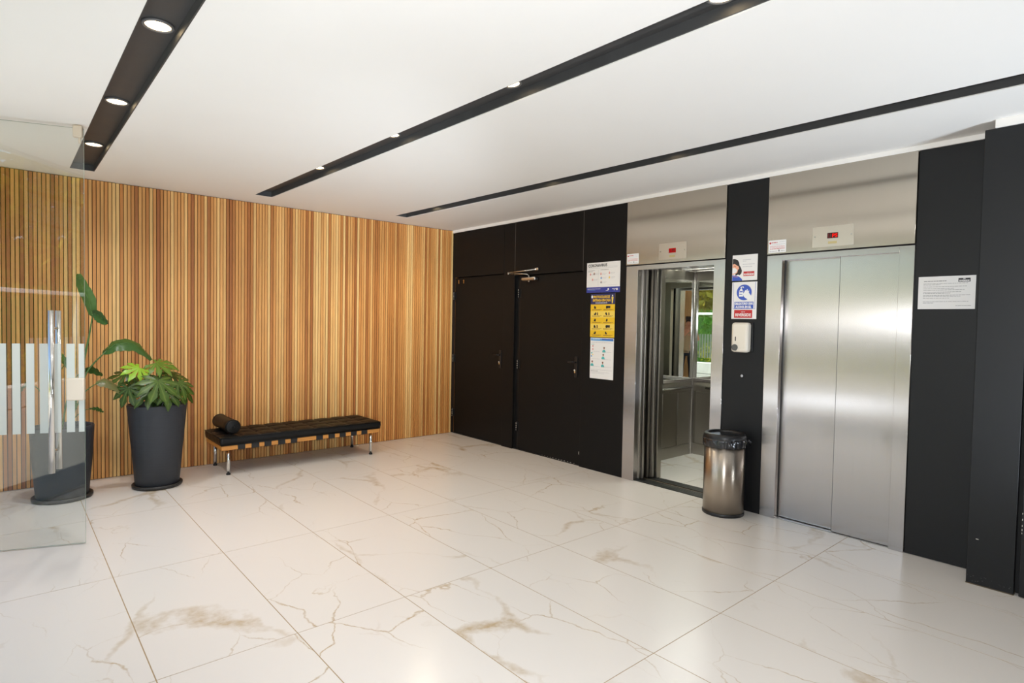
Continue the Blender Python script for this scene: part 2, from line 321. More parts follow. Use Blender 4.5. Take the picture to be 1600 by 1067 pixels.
# ------------------------------------------------------------------ ceiling with three recessed slots
SL = [((-4.168, -.36), (-3.998, -.36), (-4.168, -9.0), (-3.998, -9.0)),
      ((-2.700, -.41), (-2.535, -.41), (-2.505, -9.0), (-2.340, -9.0)),
      ((-1.130, -.42), (-.975, -.42), (-.835, -9.0), (-.680, -9.0))]
def slab(mb, quad, z0, z1, m):
    lo = [mb.bm.verts.new((x, y, z0)) for x, y in quad]; hi = [mb.bm.verts.new((x, y, z1)) for x, y in quad]; i = mb.mi(m); n = len(quad)
    for f in [list(reversed(lo)), hi]+[[lo[k], lo[(k+1) % n], hi[(k+1) % n], hi[k]] for k in range(n)]:
        mb.bm.faces.new(f).material_index = i
mb = MB(); zc0, zc1 = H, H+.05
slab(mb, [(XL-.1, YF), (SL[0][2][0], YF), (SL[0][0][0], SL[0][0][1]), (SL[0][0][0], .05), (XL-.1, .05)], zc0, zc1, M_ceil)
for k in range(2):
    a, b = SL[k], SL[k+1]
    slab(mb, [(a[3][0], YF), (b[2][0], YF), (b[0][0], b[0][1]), (b[0][0], .05), (a[1][0], .05), (a[1][0], a[1][1])], zc0, zc1, M_ceil)
slab(mb, [(SL[2][3][0], YF), (.16, YF), (.16, .05), (SL[2][1][0], .05), (SL[2][1][0], SL[2][1][1])], zc0, zc1, M_ceil)
for s in SL: slab(mb, [(s[0][0], s[0][1]), (s[1][0], s[1][1]), (s[1][0], .05), (s[0][0], .05)], zc0, zc1, M_ceil)
ceiling = tag(mb.build('ceiling'), kind='structure')
tag(MB().box(XL-.1, .8, YF-.3, .6, H+.12, H+.5, M_wallw).build('roof_slab'), kind='structure')
for k, s in enumerate(SL):
    mb = MB(); t = .006; x0, x1, y0 = s[0][0], s[1][0], s[0][1]; X0, X1, Y0 = s[2][0], s[3][0], YF
    slab(mb, [(x0-.02, y0+.02), (x1+.02, y0+.02), (X1+.02, Y0), (X0-.02, Y0)], H+.05, H+.07, M_slot)
    slab(mb, [(x0, y0), (x0+t, y0), (X0+t, Y0), (X0, Y0)], H+.001, H+.05, M_slot)
    slab(mb, [(x1-t, y0), (x1, y0), (X1, Y0), (X1-t, Y0)], H+.001, H+.05, M_slot)
    slab(mb, [(x0, y0), (x1, y0), (x1, y0-t), (x0, y0-t)], H+.001, H+.05, M_slot)
    slotob = tag(mb.build('trim_%d' % (k+1)), kind='structure')
    # white bead along the right lip
    if k:
        m2 = MB(); slab(m2, [(x1, y0), (x1+.012, y0+.012), (X1+.012, Y0), (X1, Y0)], H-.004, H+.003, M_ceil); m2.build('edge_bead', slotob)

DLW = 40
def downlight(x, y, label, group):
    e = tag(empty('downlight', (x, y, H+.05)), label, 'ceiling light', group)
    r = .062; z = H+.05
    MB().lathe([(r*.80, -.001), (r*.83, -.010), (r*.97, -.011), (r*1.02, -.006), (r*1.02, -.0005)], (x, y, z), M_slotring, 36).build('trim_ring', e)
    l = bpy.data.lights.new('downlight_lamp', 'SPOT'); l.energy = DLW*(1.5 if x < -3.5 else .35 if x < -2 else 1.0)*(1.0 if y > -2.5 else .6 if y > -3.4 else .3); l.spot_size = math.radians(150); l.spot_blend = 1.0; l.shadow_soft_size = .05; l.color = (.98, .97, .98) if x < -1.5 else (1, .86, .64)
    lo = bpy.data.objects.new('downlight_lamp', l); COL.objects.link(lo); attach(lo, e); lo.location = (x, y, z-.065)
    MB().lathe([(0, -.0075), (r*.45, -.0072), (r*.82, -.0055), (r*.82, -.0005)], (x, y, z), M_lamp, 36).build('lens', e)
M_slotring = mat('downlight_ring', (104, 103, 102), .35)
for y, l in ((-1.144, 'farthest'), (-2.312, 'middle'), (-3.529, 'nearest')):
    downlight(-4.098+.02, y, {'farthest': 'small round downlight in the left ceiling slot, half behind the glass door',
      'middle': 'middle one of three lit round downlights in the wide left ceiling slot',
      'nearest': 'largest-looking lit round downlight, nearest one in the wide left ceiling slot'}[l], 'downlights in the left ceiling slot')
for x, y, l in ((-2.612, -1.711, 'lit downlight nearest the wood wall in the middle ceiling slot'), (-2.598, -2.919, 'second lit downlight from the wood wall in the middle ceiling slot'),
                (-2.572, -4.128, 'third lit downlight from the wood wall in the middle ceiling slot'), (-2.522, -5.311, 'lit downlight nearest the camera in the middle ceiling slot, at the top edge')):
    downlight(x+.01, y, l, 'downlights in the middle ceiling slot')
for x, y, l in ((-1.03, -1.0, 'hidden downlight nearest the wood wall in the narrow right ceiling slot'), (-1.0, -2.75, 'hidden downlight glowing orange in the right ceiling slot, level with the posters'),
                (-.965, -4.0, 'hidden downlight glowing orange in the right ceiling slot, before the open lift')):
    downlight(x, y, l, 'downlights in the right ceiling slot')

# ------------------------------------------------------------------ wood slat wall (Y = 0)
wb = tag(box('wall_back', None, XL-.1, .16, .022, .14, -.1, H+.12, mat('backing_brown', (44, 30, 20), .9)), kind='structure')
P = .0297; n = int(-XL/P)
sm = MB().box(-.0119, .0119, 0, .022, .004, H-.006, M_slat).build('slat', wb); me = sm.data
sm.location = (-.016, 0, 0); first = True
for k in range(1, n):
    o = bpy.data.objects.new('slat', me); COL.objects.link(o); attach(o, wb); o.location = (-.016-P*k, random.uniform(0, .0015), 0)

# ------------------------------------------------------------------ right wall of black panels, two doors, two lifts (X = 0)
wr = tag(box('wall_right', None, .16, .3, -2.9, .14, -.1, H+.12, M_dark), kind='structure')
def panel(x0, y0, y1, z0, z1, m=M_black): return box('panel', wr, x0, x0+.03, y0, y1, z0, z1, m, .0015)
ZT = 2.70
panel(.0, -.006, -1.066, 2.105, ZT); panel(.002, -1.0685, -1.267, .0, ZT); panel(0, -1.2715, -2.352, 2.07, ZT); panel(0, -2.3555, -2.925, 0, ZT)
panel(0, -3.968, -4.318, 0, ZT, M_black2); panel(0, -5.326, -5.70, .004, ZT, M_black2)
box('panel', wr, .03, .05, -1.2665, -1.2715, 0, ZT, M_dark)
for a, b in ((-3.966, -4.319), (-5.326, -5.8)): box('panel_backing', wr, .031, .16, a, b, 0, ZT, M_dark)
tag(MB().box(-.012, .05, -5.705, 0, ZT, H-.0005, M_ceil, .002).build('trim_4'), kind='structure')
tag(MB().box(-.258, .05, -9, -5.76, ZT-.012, H-.0005, M_ceil, .002).build('trim_5'), kind='structure')

def blackdoor(name, y0, y1, ztop, hingeY, handleY, hz, mirrorlock):
    d = tag(empty(name, (.03, (y0+y1)/2, 0)), kind='structure')
    leaf = box('door_leaf', d, .026, .066, y0, y1, .008, ztop, M_black, .002)
    for hzz in (.28, 1.02, 1.86):
        mb = MB(); 
        mb.tube([(.014, hingeY, hzz-.055), (.014, hingeY, hzz+.055)], .009, M_hinge, 10)
        mb.box(.022, .0268, hingeY-.028, hingeY+.004, hzz-.05, hzz+.05, M_hinge)
        for q in range(4): mb.box(.003, .006, hingeY-.004, hingeY+.004, hzz-.045+q*.026, hzz-.039+q*.026+.004*(q % 2), M_scuff)
        mb.build('hinge', d)
    MB().box(.017, .026, handleY-.02, handleY+.02, hz-.13, hz+.09, M_blackpl, .003).tube([(.02, handleY-.002, hz+.03), (-.02, handleY-.002, hz+.03)], .008, M_blackpl, 10).tube([(-.02, handleY-.002, hz+.035), (-.023, handleY+.03, hz+.032), (-.02, handleY+.085, hz+.03)], [.009, .009, .007], M_blackpl, 10).build('handle', leaf)
    MB().box(.012, .018, handleY+.004, handleY+.02, hz-.085, hz-.05, mat('brass_'+name, (220, 190, 130), .3, 1.0), .003).tube([(.013, handleY+.012, hz-.055), (.009, handleY+.012, hz-.055)], .009, M_scuff, 12).build('lock_cylinder', leaf)
    return d
d1 = blackdoor('door_1', -.03, -1.064, 2.098, -.018, -1.0, 1.08, 1)
d2 = blackdoor('door_2', -1.345, -2.35, 2.062, -1.335, -2.265, 1.07, 1)
box('door_jamb', d2, .045, .075, -1.27, -1.343, 0, 2.07, M_blackpl); box('door_jamb', d1, .045, .075, -.002, -.03, 0, 2.105, M_oak)
box('threshold', d2, .02, .15, -1.27, -2.352, .0, .007, M_dark); box('threshold', d1, .02, .15, -.0, -1.068, .0, .007, M_dark)
for y in (-.11, -.22): MB().tube([(.022, y, 2.06), (.017, y, 2.06)], .008, M_oak, 8).box(.018, .022, y-.004, y+.004, 2.02, 2.05, M_oak).build('screw_mark', d1)
mb = MB()
for z, y, h in ((1.55, -2.348, .1), (1.35, -2.347, .06), (1.02, -2.348, .03), (.9, -2.348, .03), (.12, -2.33, .03)): mb.box(.0235, .026, y, y+.004, z, z+h, M_scuff)
for q in range(12): mb.box(.0235, .026, -1.75-q*.045-.02*random.random(), -1.77-q*.045, .010, .014, M_scuff)
mb.build('scuffed_edge', d2)
for y, z0 in ((-1.2692, 2.07), (-2.3537, 2.07)): box('panel_joint', wr, .0003, .02, y-.0016, y+.0016, z0, ZT, mat('joint_grey', (104, 98, 92), .7))
# door closer
clo = MB().box(-.035, .024, -1.42, -1.655, 2.0, 2.04, M_alu, .012).tube([(-.008, -1.53, 1.985), (-.008, -1.53, 2.06)], .014, M_satin, 14).build('door_closer', d2); tag(clo, 'silver door closer body')
MB().tube([(-.010, -1.53, 2.058), (-.03, -1.515, 2.075), (-.07, -1.24, 2.09)], .007, M_satin, 10).tube([(-.07, -1.235, 2.08), (-.07, -1.235, 2.105)], .012, M_satin, 12).build('closer_arm', clo)
MB().tube([(-.07, -1.235, 2.10), (-.035, -1.45, 2.113), (-.015, -1.66, 2.125)], .0085, M_satin, 10).box(-.02, 0, -1.63, -1.69, 2.11, 2.14, M_satin, .005).build('closer_bracket_arm', clo)

# black column at the right edge, proud of the wall
colm = tag(empty('wall_right_column', (-.1, -6.1, 0)), kind='structure')
box('panel', colm, -.245, .1, -5.712, -5.932, .006, ZT-.012, M_black2, .002); box('panel', colm, -.20, .1, -5.932, -5.955, .006, ZT-.012, M_dark)
box('panel', colm, -.252, .1, -5.955, -6.9, .006, ZT-.012, M_black2, .002); box('panel', colm, -.252, .1, -6.905, -9, .006, ZT-.012, M_black2, .002)
mb = MB()
for q in range(22): y = random.uniform(-5.72, -5.925); z = random.uniform(.012, .06); mb.box(-.2454, -.245, y, y+random.uniform(.001, .006), z, z+random.uniform(.0006, .0022), M_grey)
for q in range(6): z = random.uniform(.05, .75); mb.box(-.2535, -.252, -5.957, -5.9595, z, z+random.uniform(.003, .012), M_scuff)
mb.box(-.2462, -.245, -5.752, -5.765, .275, .279, M_scuff).build('scuffs', colm)
box('floor_joint', colm, -.243, -.2, -5.71, -5.933, 0, .006, mat('dirty_joint', (92, 80, 60), .9))

# ------------------------------------------------------------------ lifts
def jamb_set(e, y0, y1, yi0, yi1, xd):
    zl, zt = 2.036, 2.078
    box('jamb', e, -.006, xd, y0, yi0, .0, zt-.0005, M_steel, .0015); box('jamb', e, -.006, xd, yi1, y1, 0, zt-.0005, M_steel, .0015)
    box('lintel', e, -.0065, xd, yi0+.001, yi1-.001, zl, zt, M_steel, .0015)
    box('shadow_gap', e, .012, .05, y0, y1, zt, 2.088, M_dark)
    box('transom_panel', e, -.012, .03, y0, y1, 2.088, ZT, M_steel2, .0015)
M_ledfull = emit('led_window_lit', (214, 16, 18), .55); M_leddk = mat('led_letter_dark', (110, 8, 10), .3)
def indicator(e, ya, yb, txt, full=False):
    ind = box('floor_indicator', e, -.0135, -.011, ya, yb, 2.112, 2.263, M_satinp, .0006)
    c = (ya+yb)/2
    dsp = box('display_window', ind, -.0155, -.0134, c+.037, c-.037, 2.172, 2.212, M_ledfull if full else M_ledbg, .0008)
    text('floor_letters', txt, .036, c+.004, 2.179, -.0162, M_leddk if full else M_led, ind, width=.036, bold=.0012)
    mb = MB(); mb.box(-.0158, -.0154, c+.031, c+.012, 2.177, 2.181, M_led2).box(-.0158, -.0154, c+.031, c+.028, 2.177, 2.206, M_led2).box(-.0158, -.0154, c+.015, c+.012, 2.177, 2.206, M_led2).build('dim_segments', ind)
    MB().box(-.0150, -.0134, c+.03, c-.03, 2.132, 2.150, mat('maker_plate', (196, 180, 130), .4, .3), .0005).build('plate', ind)
    for y in (ya-.018, yb+.018): MB().tube([(-.0135, y, 2.19), (-.0152, y, 2.19)], .006, M_satin, 10).box(-.0156, -.0151, y-.0008, y+.0008, 2.186, 2.194, M_ink).build('screw', ind)
M_satinp = mat('indicator_plate', (206, 198, 188), .28, .9); M_led2 = mat('led_dim', (120, 16, 18), .3)
# --- open lift
L1 = tag(empty('elevator', (.1, -3.45, 0)), 'stainless steel lift standing open, mirrored cabin inside, behind the waste bin', 'elevator', 'lifts in the black wall')
jamb_set(L1, -2.928, -3.963, -3.066, -3.858, .118)
indicator(L1, -3.302, -3.590, 'PS', True)
M_dedge = mat('door_edge_steel', (160, 156, 150), .3, 1.0)
def edge(y0, y1, x0, x1, m=M_dedge): return box('door_panel', L1, x0, x1, y0, y1, .012, 2.05, m, .004)
edge(-2.5, -3.078, .070, .098); edge(-2.5, -3.092, .104, .132); edge(-2.5, -3.098, .172, .205, M_worn); edge(-2.5, -3.130, .212, .245)
box('cabin_front_post', L1, .262, .33, -2.70, -3.150, 0.0, 2.16, M_cabin, .002); box('cabin_front_post', L1, .262, .33, -3.88, -4.02, 0, 2.16, M_cabin, .002)
box('cabin_header', L1, .262, .33, -3.151, -3.879, 2.06, 2.16, M_cabin)
sm_ = mat('sill_alu', (112, 112, 110), .35, 1.0); sill = MB()
for q in range(6): sill.box(.03+q*.022, .046+q*.022, -3.066, -3.86, 0, .005, sm_)
sill.box(.02, .166, -3.066, -3.86, -.003, .0005, M_dark).build('sill', L1)
sill2 = MB()
for q in range(5): sill2.box(.19+q*.022, .206+q*.022, -3.0, -3.9, 0, .005, sm_)
sill2.box(.18, .31, -3.0, -3.9, -.003, .0005, M_dark).build('car_sill', L1)
CX0, CX1, CY0, CY1, CZ = .33, 1.56, -2.72, -4.02, 2.13
box('cabin_wall', L1, CX0, CX1+.03, CY0, CY0+.03, 0, 2.2, M_cabin2); box('cabin_wall', L1, CX1, CX1+.03, CY0, CY1, 0, 2.2, M_cabin2); box('cabin_wall', L1, CX0, CX1+.03, CY1-.03, CY1, 0, 2.2, M_cabin2)
for k in range(4):   # lower wall panels, left
    a = CX0+.02+k*.298; box('wall_panel', L1, a+.003, a+.292, CY0-.008, CY0, .135, .745, M_cabin, .002)
box('wall_panel', L1, CX1-.008, CX1, CY0-.05, CY1+.05, .135, .745, M_cabin, .002)
for k in range(4):
    a = CX0+.02+k*.298; box('wall_panel', L1, a+.003, a+.292, CY1, CY1+.008, .135, 2.03, M_cabin, .002)
box('kick_plate', L1, CX0, CX1-.012, CY0-.012, CY0, 0.002, .128, M_cabin, .002); box('kick_plate', L1, CX1-.012, CX1, CY0, CY1, .002, .128, M_cabin, .002)
box('mirror', L1, CX0+.02, CX1-.012, CY0-.004, CY0, .90, 2.04, M_mirror); box('mirror', L1, CX1-.004, CX1, CY0-.012, CY1, .90, 2.04, M_mirror)
box('mirror_ledge', L1, CX0+.02, CX1-.012, CY0-.022, CY0, .862, .898, M_steel, .003); box('mirror_ledge', L1, CX1-.022, CX1, CY0-.012, CY1, .862, .898, M_steel, .003)
box('dado_strip', L1, CX0+.02, CX1-.012, CY0-.010, CY0, .75, .855, M_cabin, .002); box('dado_strip', L1, CX1-.010, CX1, CY0-.012, CY1, .75, .855, M_cabin, .002)
box('corner_post', L1, CX1-.05, CX1, CY0, CY0-.026, .0, CZ, M_steel, .006)
for nm, pts in (('handrail', [(CX0+.05, CY0-.05, .80), (CX1-.09, CY0-.05, .80)]), ('handrail', [(CX1-.05, CY0-.20, .80), (CX1-.05, CY1+.2, .80)])):
    MB().tube(pts, .016, M_satin, 14).build(nm, L1)
for x in (CX0+.3, CX1-.35): MB().tube([(x, CY0-.05, .80), (x, CY0-.005, .80)], .007, M_satin, 8).build('rail_bracket', L1)
for y in (CY0-.35, CY1+.35): MB().tube([(CX1-.05, y, .80), (CX1-.005, y, .80)], .007, M_satin, 8).build('rail_bracket', L1)
box('cabin_ceiling', L1, CX0-.07, CX1+.03, CY1, CY0, CZ+.03, CZ+.07, M_cabin)
for k in range(5): box('ceiling_slat', L1, CX0+.08+k*.24, CX0+.26+k*.24, CY1+.03, CY0-.03, CZ, CZ+.012, M_steel, .003)
for k in range(4): box('ceiling_lamp', L1, CX0+.267+k*.24, CX0+.313+k*.24, CY1+.1, CY0-.1, CZ+.02, CZ+.029, M_cabl)
cf = box('cabin_floor', L1, .312, CX1, CY1, CY0, -.05, -.002, M_grout)
for a, b in ((.314, .93), (.934, CX1)):
    for c, d in ((CY1, -3.42), (-3.417, CY0)):
        MB().box(a-(a+b)/2, b-(a+b)/2, c-(c+d)/2, d-(c+d)/2-.002, -.002, .002, M_tile).build('floor_tile', L1, loc=None).location = Vector(((a+b)/2, (c+d)/2, 0))-Vector((0, 0, 0))
box('car_panel', L1, .9, 1.12, CY1+.008, CY1+.02, .85, 1.75, M_satin, .003)
MB().box(.62, .76, CY1+.009, CY1+.011, 1.62, 1.82, M_card).build('cabin_notice', L1)
# --- closed lift
L2 = tag(empty('elevator', (.05, -4.82, 0)), 'stainless steel lift with its two sliding doors shut, right of the dispenser panel', 'elevator', 'lifts in the black wall')
jamb_set(L2, -4.322, -5.322, -4.441, -5.232, .075)
indicator(L2, -4.664, -4.949, 'PS')
box('door_panel', L2, .060, .084, -4.40, -4.92, .009, 2.05, M_steel, .0015); box('door_panel', L2, .026, .050, -4.852, -5.28, .008, 2.05, M_steel, .0015)
box('seam_shade', L2, .0255, .05, -4.8503, -4.8519, .008, 2.036, M_grey); box('seam_shade', L2, .01, .026, -5.2305, -5.2319, .006, 2.036, M_grey); box('seam_shade', L2, .04, .062, -4.4409, -4.4425, .006, 2.036, M_rubber)  # thin dark strips stand in for the shaded seams of the doors
box('door_track_shadow', L2, .09, .14, -4.35, -5.3, 0, 2.1, M_dark)
sill = MB()
for q in range(3): sill.box(.014+q*.03, .041+q*.03, -4.441, -5.232, 0, .005, M_alu)
sill.box(.012, .105, -4.441, -5.232, -.003, .0005, sm_).build('sill', L2)
tag(box('backing', L1, .05, .2, -2.90, -2.6, 2.1, ZT, M_dark))
box('backing', L1, .05, .26, -2.6, -4.1, 2.17, ZT, M_dark); box('backing', L2, .05, .16, -4.3, -5.35, 2.1, ZT, M_dark)

# ------------------------------------------------------------------ printed notices on the right wall
class Poster:
    def __init__(s, name, label, cat, Y, Z, wd, ht, x, m=M_card, group=None, tilt=0.0, sheet=.0014):
        s.Y, s.Z, s.w, s.h, s.x = Y, Z, wd, ht, x-sheet
        s.o = MB().box(x-sheet, x, Y, Y-wd, Z-ht, Z, m).build(name); tag(s.o, label, cat, group); s.mb = MB()
    def pt(s, u, v, l): return (s.x-.0002*l, s.Y-u, s.Z-v)
    def rect(s, u0, v0, u1, v1, m, l=1): s.mb.face([s.pt(u0, v0, l), s.pt(u0, v1, l), s.pt(u1, v1, l), s.pt(u1, v0, l)], m); return s
    def poly(s, uv, m, l=1): s.mb.face([s.pt(u, v, l) for u, v in uv], m); return s
    def disc(s, u, v, r, m, l=1, n=28, k=1.0): return s.poly([(u+r*math.cos(2*math.pi*i/n), v+r*k*math.sin(2*math.pi*i/n)) for i in range(n)], m, l)
    def words(s, u0, v, u1, m, h=.003, l=2):
        u = u0
        while u < u1-.004:
            e = min(u1, u+random.uniform(.006, .022)); s.rect(u, v, e, v+h, m, l); u = e+.0028
        return s
    def text(s, name, t, size, u, v, m, align='LEFT', width=None, bold=0.0, l=3): return text(name, t, size, s.Y-u, s.Z-v, s.x-.0002*l, m, s.o, align, width, .0001, bold)
    def done(s): tag(s.mb.build('print', s.o, recalc=False), kind='stuff'); return s.o
# white notice, wide, topmost of the three on the poster panel
p = Poster('poster', 'wide white notice headed CORONAVIRUS with blue foot, topmost on the poster panel', 'poster', -2.412, 2.142, .436, .308, -.0005)
p.rect(0, .252, .436, .308, M_blue)
p.text('heading', 'CORONAVIRUS', .040, .018, .044, M_ink, width=.25, bold=.0012)
p.words(.02, .056, .40, M_inklight, .003); p.words(.26, .044, .40, M_inklight, .002)
p.words(.018, .078, .11, M_inkgrey, .004); p.words(.018, .09, .08, M_inkgrey, .004); p.words(.185, .075, .29, M_inkgrey, .005)
p.rect(.155, .075, .1565, .235, M_inkgrey)
for u, v, m in ((.05, .12, M_pink), (.1, .115, M_brown), (.08, .175, M_pink), (.19, .12, M_pink), (.195, .16, M_sky), (.195, .205, M_inkgrey), (.30, .115, M_pink), (.30, .16, M_yel2)):
    p.disc(u, v, .010, m, 1, 16); p.disc(u, v-.012, .005, M_skinp, 2, 12); p.words(u+.016, v-.006, u+.075, M_inklight, .003); p.words(u+.016, v+.004, u+.062, M_inklight, .003)
p.words(.28, .232, .41, M_inklight, .002); p.words(.015, .268, .19, M_white, .004); p.words(.015, .280, .12, M_sky, .003)
p.disc(.29, .275, .011, M_white, 2, 18, .8); p.words(.26, .285, .29, M_white, .006); p.disc(.40, .278, .012, M_white, 2, 18, .9); p.words(.34, .270, .395, M_white, .007); p.words(.36, .283, .38, M_white, .005); p.done()
# yellow protocol poster
p = Poster('poster', 'yellow poster with navy heading PROTOCOLOS DE ENTRADA EN CASA, between two white notices', 'poster', -2.474, 1.822, .318, .442, -.0005, M_yel)
p.rect(0, 0, .318, .108, M_navy); p.disc(.018, .030, .012, M_white, 2, 18, 1.3)
p.text('heading', 'PROTOCOLOS DE', .034, .036, .043, M_yel, width=.215, bold=.0014); p.text('heading', 'ENTRADA EN CASA', .034, .028, .078, M_yel, width=.235, bold=.0014); p.words(.065, .090, .225, M_white, .006)
p.disc(.285, .022, .008, M_white, 2, 14); p.poly([(.272, .034), (.298, .034), (.294, .066), (.291, .098), (.277, .098), (.276, .066)], M_yel2, 2)
for r in range(5):
    v = .112+r*.065
    if r in (1, 3): p.rect(0, v, .318, v+.066, M_yel2, 1)
    for c in range(2):
        u = .035+c*.15; k = (r*2+c)
        p.disc(u+.022+.006*(k % 3), v+.024, .010, M_ink, 3, 14, 1.2); p.rect(u+.012+.01*(k % 2), v+.026, u+.038, v+.04, M_ink, 3)
        if k in (1, 7): p.rect(u+.03, v+.012, u+.075, v+.036, M_ink, 3)
        if k in (2, 3, 6): p.disc(u+.058, v+.020, .008, M_brown, 3, 12); p.rect(u+.052, v+.026, u+.066, v+.04, M_ink, 3)
        p.words(u-.012, v+.046, u+.115, M_brown, .004, 3); p.words(u-.012, v+.054, u+.095, M_brown, .003, 3)
p.done()
# white hygiene sheet
p = Poster('poster', 'tall white sheet with pale blue band and teal figures, lowest on the poster panel', 'poster', -2.481, 1.372, .308, .418, -.0005)
p.rect(.006, .006, .155, .030, M_sky); p.rect(.155, .006, .302, .020, M_sign); p.rect(.155, .020, .302, .030, M_sky); p.words(.03, .012, .13, M_white, .004)
p.words(.012, .044, .29, M_inklight, .005); p.words(.01, .066, .06, M_teal, .004)
for u, v in ((.185, .100), (.175, .170), (.170, .250), (.03, .245)):
    p.disc(u, v, .010, M_brown, 2, 14); p.disc(u, v+.012, .006, M_skinp, 1, 12); p.poly([(u-.022, v+.03), (u-.006, v+.018), (u+.010, v+.02), (u+.022, v+.040), (u+.018, v+.046), (u-.022, v+.046)], M_teal, 2)
p.rect(.012, .15, .03, .165, M_teal, 2); p.rect(.012, .18, .026, .198, M_sky, 2); p.disc(.035, .175, .008, M_yel2, 2, 12)
for v in (.085, .118): p.disc(.035, v, .010, M_pink, 2, 14)
for v in (.14, .215, .292): p.words(.02, v, .13, M_inklight, .003); p.words(.16, v, .28, M_inklight, .003)
p.words(.012, .325, .29, M_inklight, .003); p.words(.012, .338, .11, M_inkgrey, .004); p.words(.012, .350, .26, M_inklight, .003); p.words(.012, .362, .19, M_inklight, .003); p.done()
# mask notice
p = Poster('notice', 'small white notice picturing a dark haired figure in a face mask, above the blue sign', 'sign', -4.026, 2.103, .215, .211, -.0005)
hairU = [(.002, .030), (.02, .030), (.045, .040), (.058, .062), (.062, .085), (.075, .105), (.084, .130), (.080, .152), (.066, .166), (.050, .160), (.03, .170), (.026, .15), (.002, .15)]
p.poly(hairU, M_hairp, 1); p.poly([(.002, .075), (.018, .070), (.040, .085), (.052, .090), (.060, .112), (.050, .120), (.044, .145), (.026, .155), (.002, .162)], M_skinp, 2)
p.poly([(.002, .105), (.022, .103), (.044, .122), (.036, .142), (.016, .152), (.002, .150)], M_white, 3); p.rect(.012, .088, .026, .091, M_hairp, 3); p.disc(.026, .094, .003, M_hairp, 3, 8)
p.poly([(.002, .165), (.03, .168), (.062, .178), (.085, .198), (.090, .211), (.002, .211)], M_sign, 2); p.poly([(.008, .171), (.05, .180), (.05, .183), (.008, .176)], M_pink, 3)
p.words(.09, .04, .165, M_inklight, .004); p.words(.09, .052, .12, M_inklight, .003); p.words(.09, .076, .19, M_inklight, .005); p.words(.09, .096, .175, M_inklight, .005)
p.rect(.098, .138, .190, .176, M_red, 2); p.words(.128, .144, .165, M_pink, .003, 3); p.text('name_plate_text', 'RIVERSIDE', .021, .103, .169, M_white, width=.082, bold=.0008, l=4); p.done()
# gel sign
p = Poster('sign', 'white sign with a blue disc reading OBLIGATORIO USAR ALCOHOL EN GEL, above the gel dispenser', 'sign', -4.029, 1.880, .215, .304, -.0005)
for a in ((.012, .004, .0145, .222), (.199, .004, .2015, .222), (.012, .2195, .2015, .222)): p.rect(*a, M_sign)
p.disc(.106, .086, .064, M_sign, 1, 40); p.disc(.106, .086, .0655, M_inklight, .5, 40)
p.rect(.062, .070, .098, .120, M_white, 2); p.rect(.070, .058, .090, .071, M_white, 2); p.rect(.077, .044, .083, .06, M_white, 2); p.poly([(.074, .040), (.098, .036), (.104, .046), (.098, .050), (.094, .044), (.074, .048)], M_white, 2); p.rect(.066, .076, .094, .084, M_sign, 3); p.rect(.066, .098, .090, .104, M_sign, 3)
p.poly([(.096, .100), (.108, .082), (.116, .066), (.122, .068), (.122, .078), (.130, .060), (.136, .062), (.135, .078), (.146, .070), (.150, .074), (.146, .088), (.158, .104), (.170, .124), (.160, .140), (.140, .146), (.118, .132), (.104, .120)], M_white, 4)
p.rect(.024, .163, .188, .2185, M_sign, 1)
p.text('sign_text', 'OBLIGATORIO USAR', .026, .027, .187, M_white, width=.158, bold=.0012); p.text('sign_text', 'ALCOHOL EN GEL', .026, .036, .214, M_white, width=.136, bold=.0012)
p.rect(.024, .230, .180, .295, M_red, 1); p.text('name_plate_text', 'NEW', .014, .102, .251, M_white, 'CENTER', width=.034); p.text('name_plate_text', 'RIVERSIDE', .034, .034, .282, M_white, width=.134, bold=.001); p.done()
# lift stickers
for Y, lab in ((-2.937, 'white sticker with red print on the open lift, left end of its steel header'), (-4.332, 'white sticker with red print on the shut lift, left end of its steel header')):
    p = Poster('sticker', lab, 'sticker', Y, 2.196, .138, .098, -.0122, M_white, group='lift safety stickers', sheet=.0008)
    p.disc(.014, .022, .008, M_red, 1, 14); p.words(.026, .016, .075, M_red, .006); p.words(.085, .014, .13, M_inklight, .003); p.words(.03, .032, .13, M_inklight, .003)
    for v in (.046, .056, .066): p.words(.012, v, .128, M_pink if v < .06 else M_red, .004)
    p.words(.01, .084, .07, M_inkgrey, .003); p.rect(.08, .076, .087, .09, M_ink, 2); p.words(.1, .084, .13, M_inkgrey, .003); p.done()
# paper by the column
p = Poster('notice', 'white landscape typed paper with curling edges on the black panel right of the shut lift', 'paper notice', -5.349, 1.862, .305, .212, -.001)
p.words(.03, .028, .152, M_inkgrey, .005)
for v, e in ((.046, .265), (.053, .12), (.066, .26), (.078, .20), (.088, .255), (.101, .235), (.109, .175), (.122, .285), (.130, .235), (.141, .175), (.163, .27), (.171, .085)): p.words(.028, v, e, M_inkgrey, .0024)
p.words(.205, .190, .287, M_inkgrey, .003); p.rect(.215, .016, .277, .040, M_ink, 1); p.words(.24, .018, .252, M_white, .004, 3); p.text('letterhead', 'RIVERSIDE', .013, .220, .0365, M_white, width=.052, bold=.0006); p.done()

